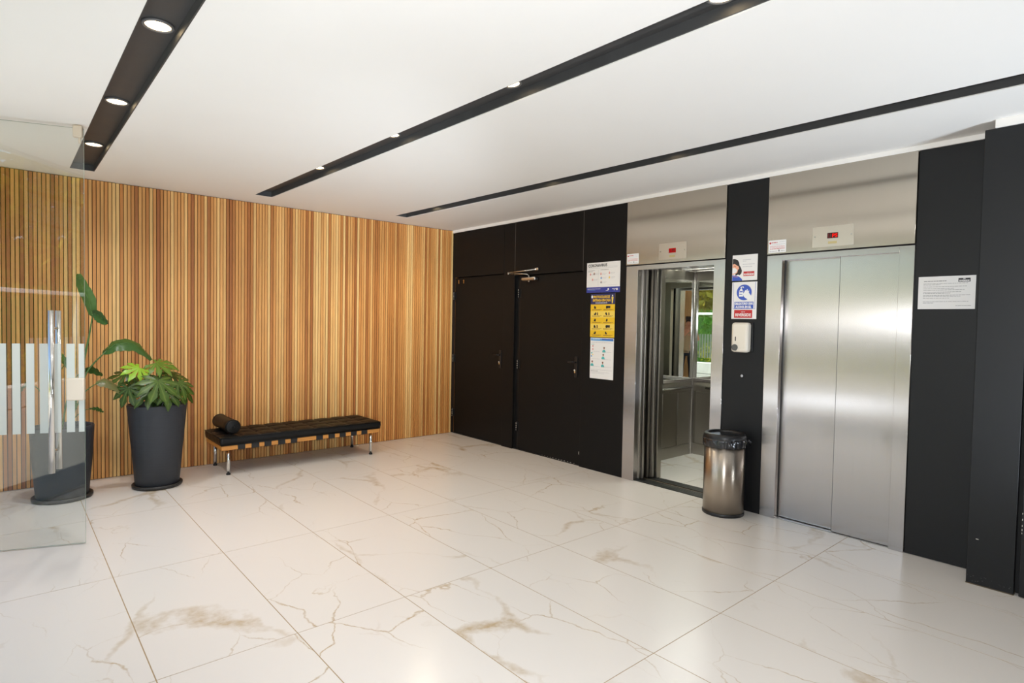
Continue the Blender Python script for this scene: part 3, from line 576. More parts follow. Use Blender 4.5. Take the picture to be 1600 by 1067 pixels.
# gel dispenser, call button
dsp = tag(empty('soap_dispenser', (-.05, -4.12, 1.3)), 'cream wall mounted gel dispenser with a grey knob on black panel beside the open lift', 'dispenser')
MB().box(-.075, .0, -4.068, -4.212, 1.303, 1.546, M_plastic, .022, ).build('body', dsp)
MB().tube([(-.072, -4.106, 1.342), (-.083, -4.106, 1.342)], [.027, .025], M_grey, 24).build('knob', dsp)
box('level_window', dsp, -.0765, -.074, -4.106, -4.114, 1.395, 1.430, M_ink)
box('back_plate', dsp, -.012, -.0005, -4.072, -4.224, 1.312, 1.545, M_blackpl, .004)
bt = tag(empty('call_button', (-.004, -4.143, 1.108)), 'round steel lift call button on the black panel under the gel dispenser', 'button')
MB().lathe([(0, .010), (.014, .0098), (.0175, .0075), (.018, 0)], (0, 0, 0), M_satin, 24).build('bezel', bt).matrix_local = Matrix()
b0 = bt.children[0]; b0.matrix_parent_inverse = Matrix(); b0.rotation_euler = (0, -math.pi/2, 0)
b1 = MB().lathe([(0, .0125), (.010, .0122), (.0115, .0095)], (0, 0, 0), M_inklight, 20).build('push_face'); b1.parent = bt; b1.rotation_euler = (0, -math.pi/2, 0)

# ------------------------------------------------------------------ waste bin
BX, BY = -.185, -4.105; br = .158
bn = tag(empty('waste_bin', (BX, BY, 0)), 'brushed steel waste bin with black rim and liner, between the two lifts', 'bin')
MB().lathe([(0, 0.0), (br+.002, 0.0), (br+.004, .004), (br+.004, .022), (br+.001, .026)], (BX, BY, 0), M_blackpl, 48).build('base_ring', bn)
MB().lathe([(br, .022), (br, .57), (br-.006, .57)], (BX, BY, 0), M_bin, 64).build('body', bn)
MB().lathe([(br+.002, .575), (br+.008, .60), (br+.009, .625), (br+.004, .645), (br-.01, .655), (br-.026, .652), (br-.034, .640), (br-.034, .60), (br-.015, .56)], (BX, BY, 0), M_blackpl, 56).build('rim', bn)
rnd = [random.uniform(-1, 1) for _ in range(64)]
def crumple(r, z, a): return .55*(.0045*math.sin(a*9+z*40)+.004*math.sin(a*17+1.3+z*80)+.003*math.sin(a*31))
lm = MB().lathe([(br+.010, .618), (br+.014, .60), (br+.012, .58), (br+.013, .56), (br+.009, .548)], (BX, BY, 0), M_bag, 120, crumple)
lm.lathe([(br-.037, .64), (br-.045, .60), (br-.05, .50), (br-.06, .35), (.0001, .33)], (BX, BY, 0), M_bag, 90, lambda r, z, a: 1.6*crumple(r, z, a) if r > .01 else 0).build('liner', bn)
lt = MB(); lt.tube([(BX+.10, BY-.14, .60), (BX+.12, BY-.155, .585), (BX+.125, BY-.15, .555)], [.016, .012, .004], M_bag, 8).build('liner_tail', bn)

# ------------------------------------------------------------------ bench
bench = tag(empty('daybed_bench', (-2.2, -.31, 0)), 'low black tufted leather daybed bench with bolster against the wood slat wall', 'bench')
BX0, BX1, BY0, BY1 = -3.052, -1.385, -.585, -.035
# cushion: tufted grid
def cushion():
    nx, ny = 9, 3; sx, sy = 12, 10; NX, NY = nx*sx, ny*sy; z0, z1 = .290, .372
    mb = MB(); i = mb.mi(M_leather); g = []
    for a in range(NX+1):
        row = []
        for b in range(NY+1):
            u, v = a/NX, b/NY; x = BX0+(BX1-BX0)*u; y = BY0+(BY1-BY0)*v
            du = abs(((u*nx+.5) % 1)-.5); dv = abs(((v*ny+.5) % 1)-.5)
            s = min(1, du/.09)**.5*min(1, dv/.09)**.5
            pl = (math.sin(math.pi*((u*nx) % 1))*math.sin(math.pi*((v*ny) % 1)))
            if a in (0, NX) or b in (0, NY): s, pl = .6, 0
            z = z1-.013*(1-s)+.012*pl; row.append(mb.bm.verts.new((x, y, z+.0015*math.sin(a*1.7+b*2.3))))
        g.append(row)
    for a in range(NX):
        for b in range(NY): f = mb.bm.faces.new((g[a][b], g[a+1][b], g[a+1][b+1], g[a][b+1])); f.smooth = True
    loop = [g[a][0] for a in range(NX+1)]+[g[NX][b] for b in range(1, NY+1)]+[g[a][NY] for a in range(NX-1, -1, -1)]+[g[0][b] for b in range(NY-1, 0, -1)]
    prev = loop; c = Vector(((BX0+BX1)/2, (BY0+BY1)/2, 0)); n = len(loop)
    for zz, off in ((z1-.016, .007), (z1-.04, .009), (z0+.02, .007), (z0, -.004)):
        cur = []
        for q, v in enumerate(loop):
            d = Vector((0, 0, 0)); 
            if abs(v.co.x-BX0) < 1e-5: d.x = -1
            if abs(v.co.x-BX1) < 1e-5: d.x = 1
            if abs(v.co.y-BY0) < 1e-5: d.y = -1
            if abs(v.co.y-BY1) < 1e-5: d.y = 1
            k = off+.0018*math.sin(q*.9+zz*90)*(1 if zz < z1-.02 else 0)
            if d.length > 1.2: d *= .6
            cur.append(mb.bm.verts.new((v.co.x+d.x*k, v.co.y+d.y*k, zz)))
        for q in range(n): f = mb.bm.faces.new((prev[q], cur[q], cur[(q+1) % n], prev[(q+1) % n])); f.smooth = True
        prev = cur
    mb.bm.faces.new(list(reversed(prev)))
    return mb.build('cushion', bench)
cu = cushion()
# piping along the top and bottom front edge
MB().tube([(BX0-.004, BY0-.006, .365), (BX1+.004, BY0-.006, .365)], .0042, M_leather, 8).tube([(BX0-.006, BY0-.005, .365), (BX0-.006, BY1, .365)], .0042, M_leather, 8).tube([(BX0, BY0-.006, .297), (BX1, BY0-.006, .297)], .0042, M_leather, 8).build('piping', cu)
# oak frame
for y0, y1, nm in ((BY0+.002, BY0+.032, 'rail'), (BY1-.032, BY1-.002, 'rail')): box(nm, bench, BX0+.006, BX1-.006, y0, y1, .246, .288, M_oak, .004)
for x0, x1 in ((BX0+.006, BX0+.040), (BX1-.040, BX1-.006)): box('end_rail', bench, x0, x1, BY0+.032, BY1-.032, .248, .287, M_oak, .003)
for a, b in ((-2.9, -2.833), (-2.774, -2.701), (-2.652, -2.584), (-2.519, -2.448), (-2.393, -2.325), (-2.125, -2.053), (-1.992, -1.921), (-1.867, -1.797), (-1.737, -1.669), (-1.613, -1.542)):
    MB().box(a, b, BY0-.002, BY0+.035, .2425, .2905, M_strap, .002).box(a, b, BY0+.035, BY1-.035, .284, .2895, M_strap).box(a, b, BY1-.035, BY1+.001, .2425, .2905, M_strap, .002).build('strap', bench)
for x, y in ((-2.972, -.535), (-1.478, -.545), (-2.972, -.075), (-1.478, -.075)):
    lg = MB().tube([(x, y, .016), (x, y, .25)], .0165, M_chrome, 20).build('leg', bench)
    MB().lathe([(.0165, .017), (.0185, .015), (.0190, .004), (.018, 0), (.0001, 0)], (x, y, 0), M_rubber, 20).build('foot', lg)
# bolster
def bolster():
    mb = MB(); i = mb.mi(M_leather); n = 36; r = .068; ctr = Vector((-2.925, 0,   .372+.082)); ya, yb = -.525, -.045; rings = []
    prof = [(0.001, -.004), (.012, -.006), (.03, .004), (.055, .002), (.064, .006), (.068, .018), (.0675, .12), (.068, .24), (.0675, .36), (.068, .462), (.064, .474), (.055, .479), (.03, .478), (.012, .485), (.001, .484)]
    for rr, t in prof:
        rings.append([mb.bm.verts.new((ctr.x+(rr+(.0018*math.sin(14*a) if .01 < rr < .06 else .001*math.sin(3*a+t*20)))*math.cos(a), ya+t, ctr.z+(rr+(.0018*math.sin(14*a) if .01 < rr < .06 else 0))*math.sin(a)*(.97))) for a in [2*math.pi*j/n for j in range(n)]])
    for a, b in zip(rings, rings[1:]):
        for j in range(n): f = mb.bm.faces.new((a[j], a[(j+1) % n], b[(j+1) % n], b[j])); f.smooth = True
    o = mb.build('bolster'); tag(o, 'black leather bolster cushion lying across the left end of the bench', 'cushion')
    MB().tube([(ctr.x, ya-.006, ctr.z), (ctr.x, ya-.012, ctr.z)], [.012, .008], M_leather, 14).build('button', o)
    for t in (.017, .463): MB().tube([(ctr.x+.069*math.cos(a), ya+t, ctr.z+.0675*math.sin(a)) for a in [2*math.pi*j/36 for j in range(37)]], .0028, M_leather, 6, caps=False).build('piping', o)
bolster()

# ------------------------------------------------------------------ planters
def leaf_mesh(L, seed, lobes=8, droop=.22):
    """palmate leaf in its own XY plane, stalk at the origin, tip along +X"""
    rn = random.Random(seed); mb = MB(); c = (0, 0, 0)
    for k in range(lobes):
        t = -2.15+4.3*k/(lobes-1); ln_ = L*(1-.42*abs(t)/2.15)*rn.uniform(.92, 1.06); wd = ln_*.155
        d = Vector((math.cos(t), math.sin(t), 0)); s = Vector((-d.y, d.x, 0)); prof = ((.0, .10), (.2, .42), (.45, .72), (.66, 1.0), (.85, .62), (1.0, .02)); mids, ls, rs = [], [], []
        for q, (f, wv) in enumerate(prof):
            z = -droop*L*(f**2)+.004*math.sin(9*f+seed); p = d*(ln_*f)+Vector((0, 0, z)); jag = 1+.10*(1 if q % 2 else -1)
            mids.append(mb.bm.verts.new(p)); ls.append(mb.bm.verts.new(p+s*wd*wv*jag+Vector((0, 0, .10*wd*wv)))); rs.append(mb.bm.verts.new(p-s*wd*wv*jag+Vector((0, 0, .10*wd*wv))))
        mb.vein = getattr(mb, 'vein', [])+mids
        for q in range(len(prof)-1):
            for a, b in ((mids, ls), (rs, mids)):
                f = mb.bm.faces.new((a[q], a[q+1], b[q+1], b[q])); f.smooth = True
    return mb
def put_leaf(parent, pos, tip, up, L, m, seed, lobes=8, droop=.22):
    x = Vector(tip).normalized(); z = Vector(up); z = (z-x*z.dot(x)).normalized(); y = z.cross(x)
    mb = leaf_mesh(L, seed, lobes, droop); mb.mats = [m]; mb.bm.verts.index_update(); vi = {v.index for v in mb.vein}; o = mb.build('leaf', recalc=False)
    at = o.data.attributes.new('vein', 'FLOAT', 'POINT')
    for k_ in vi: at.data[k_].value = 1.0
    M = Matrix(((x.x, y.x, z.x, pos[0]), (x.y, y.y, z.y, pos[1]), (x.z, y.z, z.z, pos[2]), (0, 0, 0, 1)))
    o.data.transform(M); attach(o, parent); return o
PX, PY = -3.565, -.545
pl = tag(empty('potted_plant', (PX, PY, 0)), 'tall tapered charcoal planter of hand shaped glossy leaves, left of the bench', 'potted plant')
MB().lathe([(0, .004), (.19, .004), (.196, .012), (.197, .03), (.19, .034), (.18, .026), (.0001, .024)], (PX, PY, 0), M_saucer, 48).build('saucer', pl)
MB().lathe([(.0001, .027), (.166, .027), (.172, .034), (.203, .40), (.231, .715), (.233, .728), (.228, .735), (.216, .735), (.210, .725), (.205, .66)], (PX, PY, 0), M_pot, 64).build('pot', pl)
MB().lathe([(.208, .655), (.12, .675), (.0001, .68)], (PX, PY, 0), M_soil, 32).build('soil', pl)
TOC = Vector((-.17, -.98, 0))     # roughly towards the room
LV = [ # pos, tip, up, L, mat
 ((-3.60, -.78, .955), (-.05, -.55, -.75), (.05, -.80, .60), .235, M_leaf), ((-3.715, -.62, 1.06), (-.55, -.35, -.25), (-.05, -.75, .7), .165, M_leafb),
 ((-3.575, -.55, 1.095), (.62, -.30, -.25), (.0, -.5, .85), .20, M_leafm), ((-3.80, -.66, .90), (-.1, -.35, -.95), (-.35, -.85, .15), .185, M_leaf),
 ((-3.42, -.66, .925), (.45, -.30, -.55), (.25, -.7, .6), .19, M_leaf), ((-3.375, -.60, .87), (.40, -.2, -.9), (.55, -.75, .2), .185, M_leaf),
 ((-3.79, -.48, 1.0), (-.9, .1, -.25), (-.2, -.5, .8), .175, M_leaf), ((-3.50, -.40, 1.03), (.7, .3, -.1), (.1, -.45, .85), .19, M_leafm),
 ((-3.66, -.70, .86), (-.4, -.5, -.75), (-.2, -.9, .4), .18, M_leaf), ((-3.52, -.72, .85), (.25, -.6, -.72), (.1, -.85, .5), .18, M_leaf),
 ((-3.45, -.50, .98), (.85, -.05, -.3), (.2, -.5, .8), .185, M_leaf), ((-3.70, -.42, .93), (-.6, .3, -.2), (-.1, -.6, .7), .18, M_leaf), ((-3.58, -.62, .98), (.1, -.5, -.6), (0, -.7, .7), .17, M_leaf),
 ((-3.44, -.70, .84), (.3, -.3, -.9), (.3, -.9, .2), .15, M_leaf), ((-3.60, -.60, .86), (.5, -.5, -.2), (0, -.4, .9), .18, M_leaf), ((-3.68, -.56, .90), (-.6, -.5, -.2), (0, -.5, .9), .18, M_leaf)]
for k, (a, t, u, L, m) in enumerate(LV):
    o = put_leaf(pl, a, t, u, L, m, k)
    if m is M_leafb: o['label'] = 'bright yellow-green young leaf'
    b = Vector((PX+(a[0]-PX)*.18, PY+(a[1]-PY)*.18, .68)); mid = (b+Vector(a))/2+Vector((0, 0, .06))
    MB().tube([b, mid, Vector(a)], [.006, .0045, .003], M_stalk, 7).build('leaf_stalk', o)

QX, QY = -4.235, -.50
pb = tag(empty('potted_plant', (QX, QY, 0)), 'dark planter of tall paddle leaved stalks standing behind the glass door', 'potted plant')
MB().lathe([(0, .003), (.20, .003), (.206, .012), (.206, .03), (.198, .032), (.19, .026), (.0001, .024)], (QX, QY, 0), M_saucer, 48).build('saucer', pb)
MB().lathe([(.0001, .025), (.172, .025), (.178, .034), (.20, .30), (.215, .575), (.216, .592), (.21, .60), (.198, .598), (.192, .585), (.188, .54)], (QX, QY, 0), M_pot, 64).build('pot', pb)
MB().lathe([(.191, .535), (.1, .55), (.0001, .555)], (QX, QY, 0), M_soil, 32).build('soil', pb)
def paddle(parent, stalk, spine, width, side, m, fold=.35, rs=.010, lab=None):
    sp = [Vector(p) for p in spine]; N = 14; mb = MB(); i = mb.mi(m)
    def cr(pts, t):
        k = t*(len(pts)-1); j = min(int(k), len(pts)-2); u = k-j; p0, p1, p2, p3 = pts[max(j-1, 0)], pts[j], pts[j+1], pts[min(j+2, len(pts)-1)]
        return .5*((2*p1)+(-p0+p2)*u+(2*p0-5*p1+4*p2-p3)*u*u+(-p0+3*p1-3*p2+p3)*u**3)
    S_ = Vector(side); rows = []
    for q in range(N+1):
        t = q/N; c = cr(sp, t); tg = (cr(sp, min(1, t+.02))-cr(sp, max(0, t-.02))).normalized(); s = (S_-tg*S_.dot(tg)).normalized(); nrm = tg.cross(s)
        wv = width*max(.03, math.sin(math.pi*min(1, (t*.93+.03)))**.62)*(1-.25*t)
        rows.append([mb.bm.verts.new(c+s*wv*e+nrm*abs(e)*wv*fold+nrm*.006*math.sin(q*2.1+e*4)) for e in (-1, -.5, 0, .5, 1)])
    for a, b in zip(rows, rows[1:]):
        for j in range(4): f = mb.bm.faces.new((a[j], a[j+1], b[j+1], b[j])); f.smooth = True
    o = mb.build('leaf', parent, recalc=False)
    if lab: o['label'] = lab
    st = [Vector(p) for p in stalk]; pts = [cr(st, k/10) for k in range(11)]
    MB().tube(pts, [rs*(1-.55*k/10) for k in range(11)], M_stalk, 8).build('leaf_stalk', o)
    MB().tube([cr(sp, k/10)+Vector((0, 0, -.001)) for k in range(11)], [rs*.4*(1-.8*k/10) for k in range(11)], M_stalk, 6).build('midrib', o)
paddle(pb, [(-4.20, -.5, .55), (-4.13, -.5, .95), (-4.06, -.5, 1.30), (-4.03, -.5, 1.50)], [(-4.03, -.5, 1.50), (-4.055, -.52, 1.63), (-4.10, -.53, 1.74), (-4.128, -.56, 1.845)], .056, (.9, -.45, .25), M_bop, .3)
paddle(pb, [(-4.18, -.52, .55), (-4.11, -.52, 1.0), (-4.05, -.52, 1.35), (-4.032, -.52, 1.52)], [(-4.032, -.53, 1.52), (-4.0, -.56, 1.515), (-3.965, -.58, 1.475), (-3.935, -.6, 1.44)], .05, (.3, -.4, .8), M_bop, .4, .006)
paddle(pb, [(-4.20, -.5, .55), (-4.13, -.5, .85), (-4.06, -.5, 1.05), (-3.94, -.5, 1.20)], [(-3.96, -.5, 1.185), (-3.86, -.5, 1.265), (-3.72, -.5, 1.255), (-3.60, -.5, 1.125)], .085, (-.1, -.75, -.66), M_bop, .3)
paddle(pb, [(-4.22, -.55, .55), (-4.15, -.58, .75), (-4.09, -.6, .88), (-4.0, -.62, .955)], [(-4.02, -.62, .945), (-3.95, -.62, .955), (-3.88, -.62, .91), (-3.80, -.62, .825)], .062, (.05, -.7, -.6), M_bopdry, .3, .007, 'dry olive coloured leaf')
paddle(pb, [(-4.24, -.5, .55), (-4.2, -.45, .8), (-4.14, -.42, .98), (-4.08, -.4, 1.04)], [(-4.10, -.4, 1.03), (-4.05, -.4, 1.06), (-4.0, -.4, 1.04), (-3.95, -.4, .99)], .07, (.1, -.8, .5), M_bop, .3, .007)
paddle(pb, [(-4.26, -.5, .55), (-4.28, -.48, .8), (-4.26, -.48, 1.0), (-4.22, -.5, 1.1)], [(-4.22, -.5, 1.1), (-4.21, -.52, 1.16), (-4.19, -.54, 1.14), (-4.18, -.56, 1.05)], .06, (.8, -.5, .2), M_bop, .3, .007)
paddle(pb, [(-4.25, -.52, .55), (-4.32, -.56, .75), (-4.38, -.6, .9), (-4.42, -.6, .95)], [(-4.42, -.6, .95), (-4.46, -.62, .95), (-4.5, -.64, .9), (-4.53, -.66, .82)], .055, (.2, -.7, .5), M_bop, .3, .006)
paddle(pb, [(-4.22, -.5, .55), (-4.16, -.55, .66), (-4.1, -.58, .72), (-4.06, -.6, .735)], [(-4.06, -.6, .735), (-4.02, -.61, .74), (-3.99, -.62, .725), (-3.97, -.62, .70)], .03, (.2, -.7, .5), M_bop, .3, .005)

# ------------------------------------------------------------------ glass door standing open
dn = Vector((-.93740485, .34824152, 0)); dq = Vector((dn.y, -dn.x, 0))   # along the leaf, and its normal towards the room
if dq.dot(CAM-Vector((-4.195, -1.803, 0))) < 0: dq = -dq
D0 = Vector((-4.195, -1.803, 0)); DW = 1.02
gd = tag(empty('door_3', D0+dn*DW), kind='structure'); gd.rotation_euler = (0, 0, math.atan2(dn.y, dn.x))
# local frame: x runs from the free edge (0) to the hinge, y = normal
LM = Matrix(((dn.x, dq.x, 0, D0.x), (dn.y, dq.y, 0, D0.y), (0, 0, 1, 0), (0, 0, 0, 1)))
def dpart(mb, name, parent):
    o = mb.build(name, recalc=True); o.data.transform(LM); attach(o, parent); return o
T = .005; ZG = 2.712
def pane(mb, x0, x1, z0, z1):
    mb.box(x0, x1, -T, T, z0, z1, M_glass); fm = mb.bm.faces
    mb.bm.faces.ensure_lookup_table(); i = mb.mi(M_gedge)
    for f in mb.bm.faces:
        f.normal_update()
        if abs(f.normal.y) < .5: f.material_index = i
    return mb
gp = dpart(pane(MB(), 0, DW, .006, ZG), 'glass_pane', gd)
for a, b in ((.002, .033), (.054, .099), (.129, .168), (.198, .242), (.269, .312), (.342, .384), (.414, .456), (.486, .528), (.558, .60), (.63, .672), (.702, .744), (.774, .816), (.846, .888), (.918, .96)):
    mb = MB(); mb.face([(a, T+.0006, .745), (b, T+.0006, .745), (b, T+.0006, 1.322), (a, T+.0006, 1.322)], M_frost); dpart(mb, 'frosted_stripe', gd)
hd = MB(); 
for s in (1, -1): hd.tube([(.162, s*.062, .495), (.162, s*.062, 1.535)], .0165, M_chrome, 24)
hd = dpart(hd, 'handle', gd); hs = MB()
for z in (.63, 1.42): hs.tube([(.162, -.062, z), (.162, .062, z)], .009, M_chrome, 14)
dpart(hs, 'handle_stud', gd)
dpart(MB().box(.0, .10, -.018, .018, .952, 1.098, M_plaw, .008, ), 'lock_plate', gd)
dpart(MB().box(.006, .058, -.014, .014, ZG-.060, ZG+.016, M_plaw, .006).box(.014, .028, -.006, .006, ZG-.095, ZG-.06, M_plaw, .002), 'top_clamp', gd)
dpart(MB().box(DW-.16, DW, -.017, .017, .004, .075, M_satin, .004), 'floor_hinge', gd)

# ------------------------------------------------------------------ glazed front on the left, beside and behind the camera
win = tag(empty('window_1', (XL, -3.5, 0)), kind='structure')
for a, b in ((0, -1.40), (-2.50, -3.9), (-3.9, -5.3), (-5.3, -6.95)):
    mb = MB().box(XL-T, XL+T, a-.004, b+.004, .012, H-.02, M_glass); mb.build('glass_pane', win)
    y = a-.02
    while y > b+.06:
        MB().face([(XL+T+.0006, y, .745), (XL+T+.0006, y-.044, .745), (XL+T+.0006, y-.044, 1.322), (XL+T+.0006, y, 1.322)], M_frost).build('frosted_stripe', win); y -= .0715
box('bottom_channel', win, XL-.015, XL+.015, -2.5, -6.95, 0, .012, M_alu); box('top_channel', win, XL-.02, XL+.02, 0, -6.95, H-.022, H+.02, M_alu)
wl = tag(box('wall_left', None, XL-.12, XL-.022, YF, -6.96, 0, H, M_dark), kind='structure')
for k in range(17): MB().box(-.02, .0, -.056, .056, 0, H-.006, M_board).build('plank', wl, loc=(XL, -7.02-k*.119, 0))
tag(box('wall_front', None, XL-.12, .3, YF-.12, YF, 0, H, M_wallw), kind='structure')

# ------------------------------------------------------------------ terrace outside
tag(box('ground_drive', None, -40, -7.8, -26, 16, -.2, -.024, noise_detail(mat('drive_grey', (128, 127, 122), .9), (6, 6, 6), .1, .1)), kind='structure')
gr = tag(box('ground_terrace', None, -7.8, XL-.021, -16, 8, -.2, -.022, M_pave), kind='structure')
for k in range(12):
    for j in range(14):
        MB().box(-.497, .497, -.497, .497, -.02, 0, M_pave).build('paver', gr, loc=(XL-.56-k*.5*2+.0, -13+j*1.0*1.5, -.004)) if False else None
tag(box('low_wall', None, -9.6, -9.35, -14, 3, -.02, .34, M_kerb, .02), 'low pale concrete planting wall across the terrace', 'wall', kind='structure')
def bush(name, label, cat, cx, cy, cz, rx, ry, rz, n, size, m, group=None, kind=None, seed=1):
    rn = random.Random(seed); mb = MB(); i = mb.mi(m)
    for k in range(n):
        while True:
            v = Vector((rn.uniform(-1, 1), rn.uniform(-1, 1), rn.uniform(-1, 1)))
            if .35 < v.length < 1: break
        c = Vector((cx+v.x*rx, cy+v.y*ry, cz+v.z*rz)); a = Vector((rn.gauss(0, 1), rn.gauss(0, 1), rn.gauss(0, 1))).normalized(); b = a.orthogonal().normalized(); s = size*rn.uniform(.6, 1.3)
        q = [c-a*s, c+b*s*.45, c+a*s, c-b*s*.45]; f = mb.bm.faces.new([mb.bm.verts.new(p) for p in q]); f.material_index = i
    return mb
for k in range(7):
    y = -12.6+k*1.95
    o = tag(empty('flowering_shrub', (-9.95, y, .3)), '%s yellow-green shrub behind the low pale wall outside, from its far end' % ('first second third fourth fifth sixth seventh'.split()[k]), 'shrub', 'shrubs outside')
    bush('foliage', '', '', -9.95, y, .62, .35, 1.0, .42, 700, .06, M_yelf, seed=k).build('foliage', o, recalc=False); MB().tube([(-9.95, y, -.02), (-9.95, y+.02, .5)], .02, M_bark, 6).build('stem', o)
hg = tag(empty('hedge', (-11.1, -5, 0)), 'clipped green hedge beyond the terrace, seen in the lift mirror', 'hedge')
mb = MB().box(-11.4, -10.9, -14, -4.2, -.02, 1.84, M_hedge); mb.build('hedge_core', hg)
rn = random.Random(5); mb = MB(); i = mb.mi(M_hedge)
for k in range(9000):
    c = Vector((-10.85+rn.uniform(-.12, .06), rn.uniform(-14, -4.2), rn.uniform(0, 2.08))); a = Vector((rn.gauss(0, .5), rn.gauss(0, 1), rn.gauss(0, 1))).normalized(); b = a.orthogonal().normalized(); s = .06*rn.uniform(.6, 1.2)
    mb.bm.faces.new([mb.bm.verts.new(p) for p in (c-a*s, c+b*s*.5, c+a*s, c-b*s*.5)])
tag(mb.build('hedge_leaves', hg, recalc=False), kind='stuff')
gw = tag(empty('reflection_wall', (-11, 1.5, 0)), 'added white wall with a coping past the hedge, brightens the lift steel reflections', 'wall')  # unseen wall added to give the steel lift doors a pale reflection
MB().box(-11.2, -11.0, -4.1, 9, -.02, 1.56, M_kerb, .01).build('wall_face', gw); MB().box(-11.25, -10.95, -4.1, 9, 1.56, 1.66, mat('coping_white', (244, 244, 240), .5), .01).build('coping', gw)
rl = tag(empty('railing', (-10.5, -5, 0)), 'white railing bar in front of the hedge outside, seen in the lift mirror', 'railing')
MB().box(-10.64, -10.50, -14, -4.1, 1.90, 1.98, mat('rail_white', (240, 240, 236), .5), .01).build('rail', rl)
for k in range(4): MB().box(-10.61, -10.53, -13+k*2.6, -12.92+k*2.6, -.02, 1.90, MATS['rail_white']).build('post', rl)
for k, (x, y, h) in enumerate(((-13.6, -13.2, 5.5), (-14.0, -8.8, 6.0), (-13.5, -4.4, 5.2), (-18.6, -15.4, 6.4), (-18.4, -11.0, 6.6), (-18.8, -6.6, 6.2))):
    o = tag(empty('tree', (x, y, 0)), '%s leafy yellow-green tree %s outside, from the far end' % (('first', 'second', 'third', 'first', 'second', 'third')[k], 'just beyond the hedge' if k < 3 else 'in the back row'), 'tree', 'trees outside')
    MB().tube([(x, y, -.02), (x+.1, y+.1, h*.45), (x, y+.1, h*.75)], [.16, .12, .05], M_bark, 9).build('trunk', o)
    bush('', '', '', x, y, h*.62, 1.7, 2.0, 2.2, 4600, .2, M_tree, seed=20+k).build('crown', o, recalc=False)
# ------------------------------------------------------------------ the photographer, reflected in the lift mirrors
Ff = Vector((.851, .525, 0)); Rr = Vector((.525, -.851, 0)); Zz = Vector((0, 0, 1))
def W(r, f, z): return Vector((CAM.x, CAM.y, 0))+Rr*r+Ff*f+Zz*z
def skin(name, chain, edges, m, parent, levels=2):
    me = bpy.data.meshes.new(name); me.from_pydata([W(*c[:3]) for c in chain], edges, []); o = bpy.data.objects.new(name, me); COL.objects.link(o); attach(o, parent)
    sk = o.modifiers.new('skin', 'SKIN'); me.materials.append(m)
    for k, c in enumerate(chain):
        v = me.skin_vertices[0].data[k]; v.radius = (c[3], c[4] if len(c) > 4 else c[3]); v.use_root = (k == 0)
    sk.use_smooth_shade = True; sb = o.modifiers.new('sub', 'SUBSURF'); sb.levels = sb.render_levels = levels; return o
M_skin = noise_detail(mat('skin', (214, 150, 118), .5), (30, 30, 30), .06, .03); M_shirt = noise_detail(mat('tan_shirt', (176, 150, 118), .85), (60, 60, 60), .12, .1); M_trs = noise_detail(mat('dark_trousers', (40, 46, 58), .85), (60, 60, 60), .15, .1); M_hair = mat('hair', (50, 36, 26), .6); M_cambody = mat('camera_black', (18, 18, 19), .45)
per = tag(empty('person', (CAM.x-.25, CAM.y-.15, 0)), 'person in tan shirt holding up a camera, reflected in the lift mirror', 'person')
PB = -.30; HX = .17
def SH(c, arms=()): return [(v[0]+(0 if k in arms else HX),)+tuple(v[1:]) for k, v in enumerate(c)]
skin('body', SH([(0, PB, .98, .13, .10), (0, PB, 1.12, .13, .10), (0, PB, 1.32, .15, .10), (0, PB+.01, 1.40, .09, .07), (0, PB+.03, 1.46, .05), (-.04, PB+.09, 1.56, .075, .09), (-.05, PB+.09, 1.64, .07, .085),
  (.18, PB, 1.38, .05), (.20, PB+.06, 1.16, .042), (.10, PB+.22, 1.42, .028), (-.18, PB, 1.38, .05), (-.26, PB+.12, 1.17, .042), (-.04, PB+.25, 1.42, .028),
  (.10, PB, .90, .085), (.12, PB+.02, .50, .055), (.13, PB-.02, .10, .038), (.13, PB+.10, .035, .035), (-.10, PB, .90, .085), (-.12, PB+.02, .50, .055), (-.13, PB-.02, .10, .038), (-.13, PB+.10, .035, .035)], (9, 12)),
  [(0, 1), (1, 2), (2, 3), (3, 4), (4, 5), (5, 6), (3, 7), (7, 8), (8, 9), (3, 10), (10, 11), (11, 12), (0, 13), (13, 14), (14, 15), (15, 16), (0, 17), (17, 18), (18, 19), (19, 20)], M_skin, per)
skin('shirt', SH([(0, PB, 1.0, .15, .118), (0, PB, 1.14, .148, .115), (0, PB, 1.31, .165, .115), (0, PB+.01, 1.385, .10, .08), (.185, PB, 1.375, .062), (.205, PB+.045, 1.20, .056), (-.185, PB, 1.375, .062), (-.245, PB+.09, 1.21, .056), (0, PB, .92, .155, .12)]),
  [(0, 1), (1, 2), (2, 3), (3, 4), (4, 5), (3, 6), (6, 7), (0, 8)], M_shirt, per)
skin('trousers', SH([(0, PB, .95, .135, .115), (.10, PB, .86, .10), (.12, PB+.02, .50, .075), (.13, PB-.02, .09, .062), (-.10, PB, .86, .10), (-.12, PB+.02, .50, .075), (-.13, PB-.02, .09, .062)]), [(0, 1), (1, 2), (2, 3), (0, 4), (4, 5), (5, 6)], M_trs, per)
for s in (1, -1): skin('shoe', SH([(s*.13, PB-.04, .05, .048, .045), (s*.13, PB+.06, .045, .045, .042), (s*.135, PB+.15, .035, .04, .03)]), [(0, 1), (1, 2)], M_rubber, per)
HX -= .045
skin('hair', SH([(0, PB+.06, 1.63, .08, .085), (0, PB+.09, 1.685, .072, .08), (0, PB+.02, 1.56, .06, .055)]), [(0, 1), (0, 2)], M_hair, per)
skin('nose', SH([(0, PB+.175, 1.565, .012), (0, PB+.187, 1.545, .013)]), [(0, 1)], M_skin, per, 1)
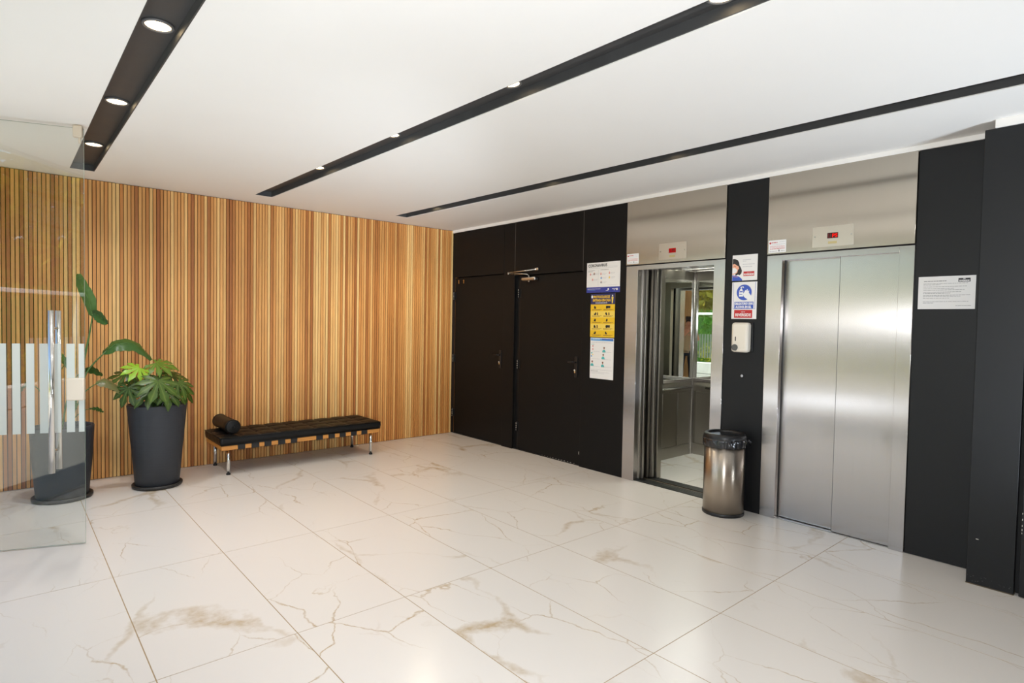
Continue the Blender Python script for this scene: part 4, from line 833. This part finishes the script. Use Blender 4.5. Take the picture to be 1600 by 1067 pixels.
for s in (1, -1):
    skin('ear', SH([(s*.078, PB+.08, 1.575, .012, .02), (s*.08, PB+.08, 1.55, .01, .016)]), [(0, 1)], M_skin, per, 1)
    skin('eye', SH([(s*.03, PB+.168, 1.585, .011, .008), (s*.034, PB+.168, 1.585, .010, .007)]), [(0, 1)], M_rubber, per, 1)
skin('mouth', SH([(-.02, PB+.170, 1.515, .006), (.02, PB+.170, 1.515, .006)]), [(0, 1)], mat('lips', (176, 96, 88), .5), per, 1)
for s, (hx, hf) in ((1, (.085, -.075)), (-1, (-.045, -.03))):
    wx, wf = ((.10, PB+.22) if s > 0 else (-.04, PB+.25))
    for q in range(4):
        z = 1.50-q*.019 if s > 0 else 1.455; dx = 0 if s > 0 else q*.019-.02
        skin('finger', [(wx+dx*.4, wf, 1.42+(z-1.42)*.5, .011), (hx+dx, hf-.03, z, .0095), (hx-.012+dx, hf+.01, z+.004, .0088), (hx-.03+dx, hf+.018, z+.002, .008)], [(0, 1), (1, 2), (2, 3)], M_skin, per, 1)
    skin('thumb', [(wx, wf, 1.43, .013), (hx-.02*s, hf-.06, 1.46, .0115), (hx-.035*s, hf-.075, 1.50, .0095)], [(0, 1), (1, 2)], M_skin, per, 1)
cmo = tag(empty('camera_body', CAM), 'black camera with top flash held up by the person in the lift mirror', 'camera')
def cpart(mb, name):
    o = mb.build(name); o.data.transform(Matrix(((Rr.x, Ff.x, 0, CAM.x), (Rr.y, Ff.y, 0, CAM.y), (0, 0, 1, CAM.z), (0, 0, 0, 1)))); attach(o, cmo)
cpart(MB().box(-.068, .068, -.135, -.08, -.045, .035, M_cambody, .01), 'body'); cpart(MB().tube([(0, -.08, -.005), (0, -.03, -.005), (0, -.022, -.005)], [.036, .038, .034], M_cambody, 28), 'lens_barrel')
cpart(MB().box(-.02, .02, -.125, -.085, .03, .055, M_cambody, .006), 'viewfinder'); cpart(MB().box(-.03, .03, -.13, -.09, .055, .14, M_cambody, .006), 'flash_foot'); cpart(MB().box(-.036, .036, -.15, -.09, .14, .20, M_cambody, .008).box(-.032, .032, -.145, -.095, .2, .203, M_card), 'flash_head')
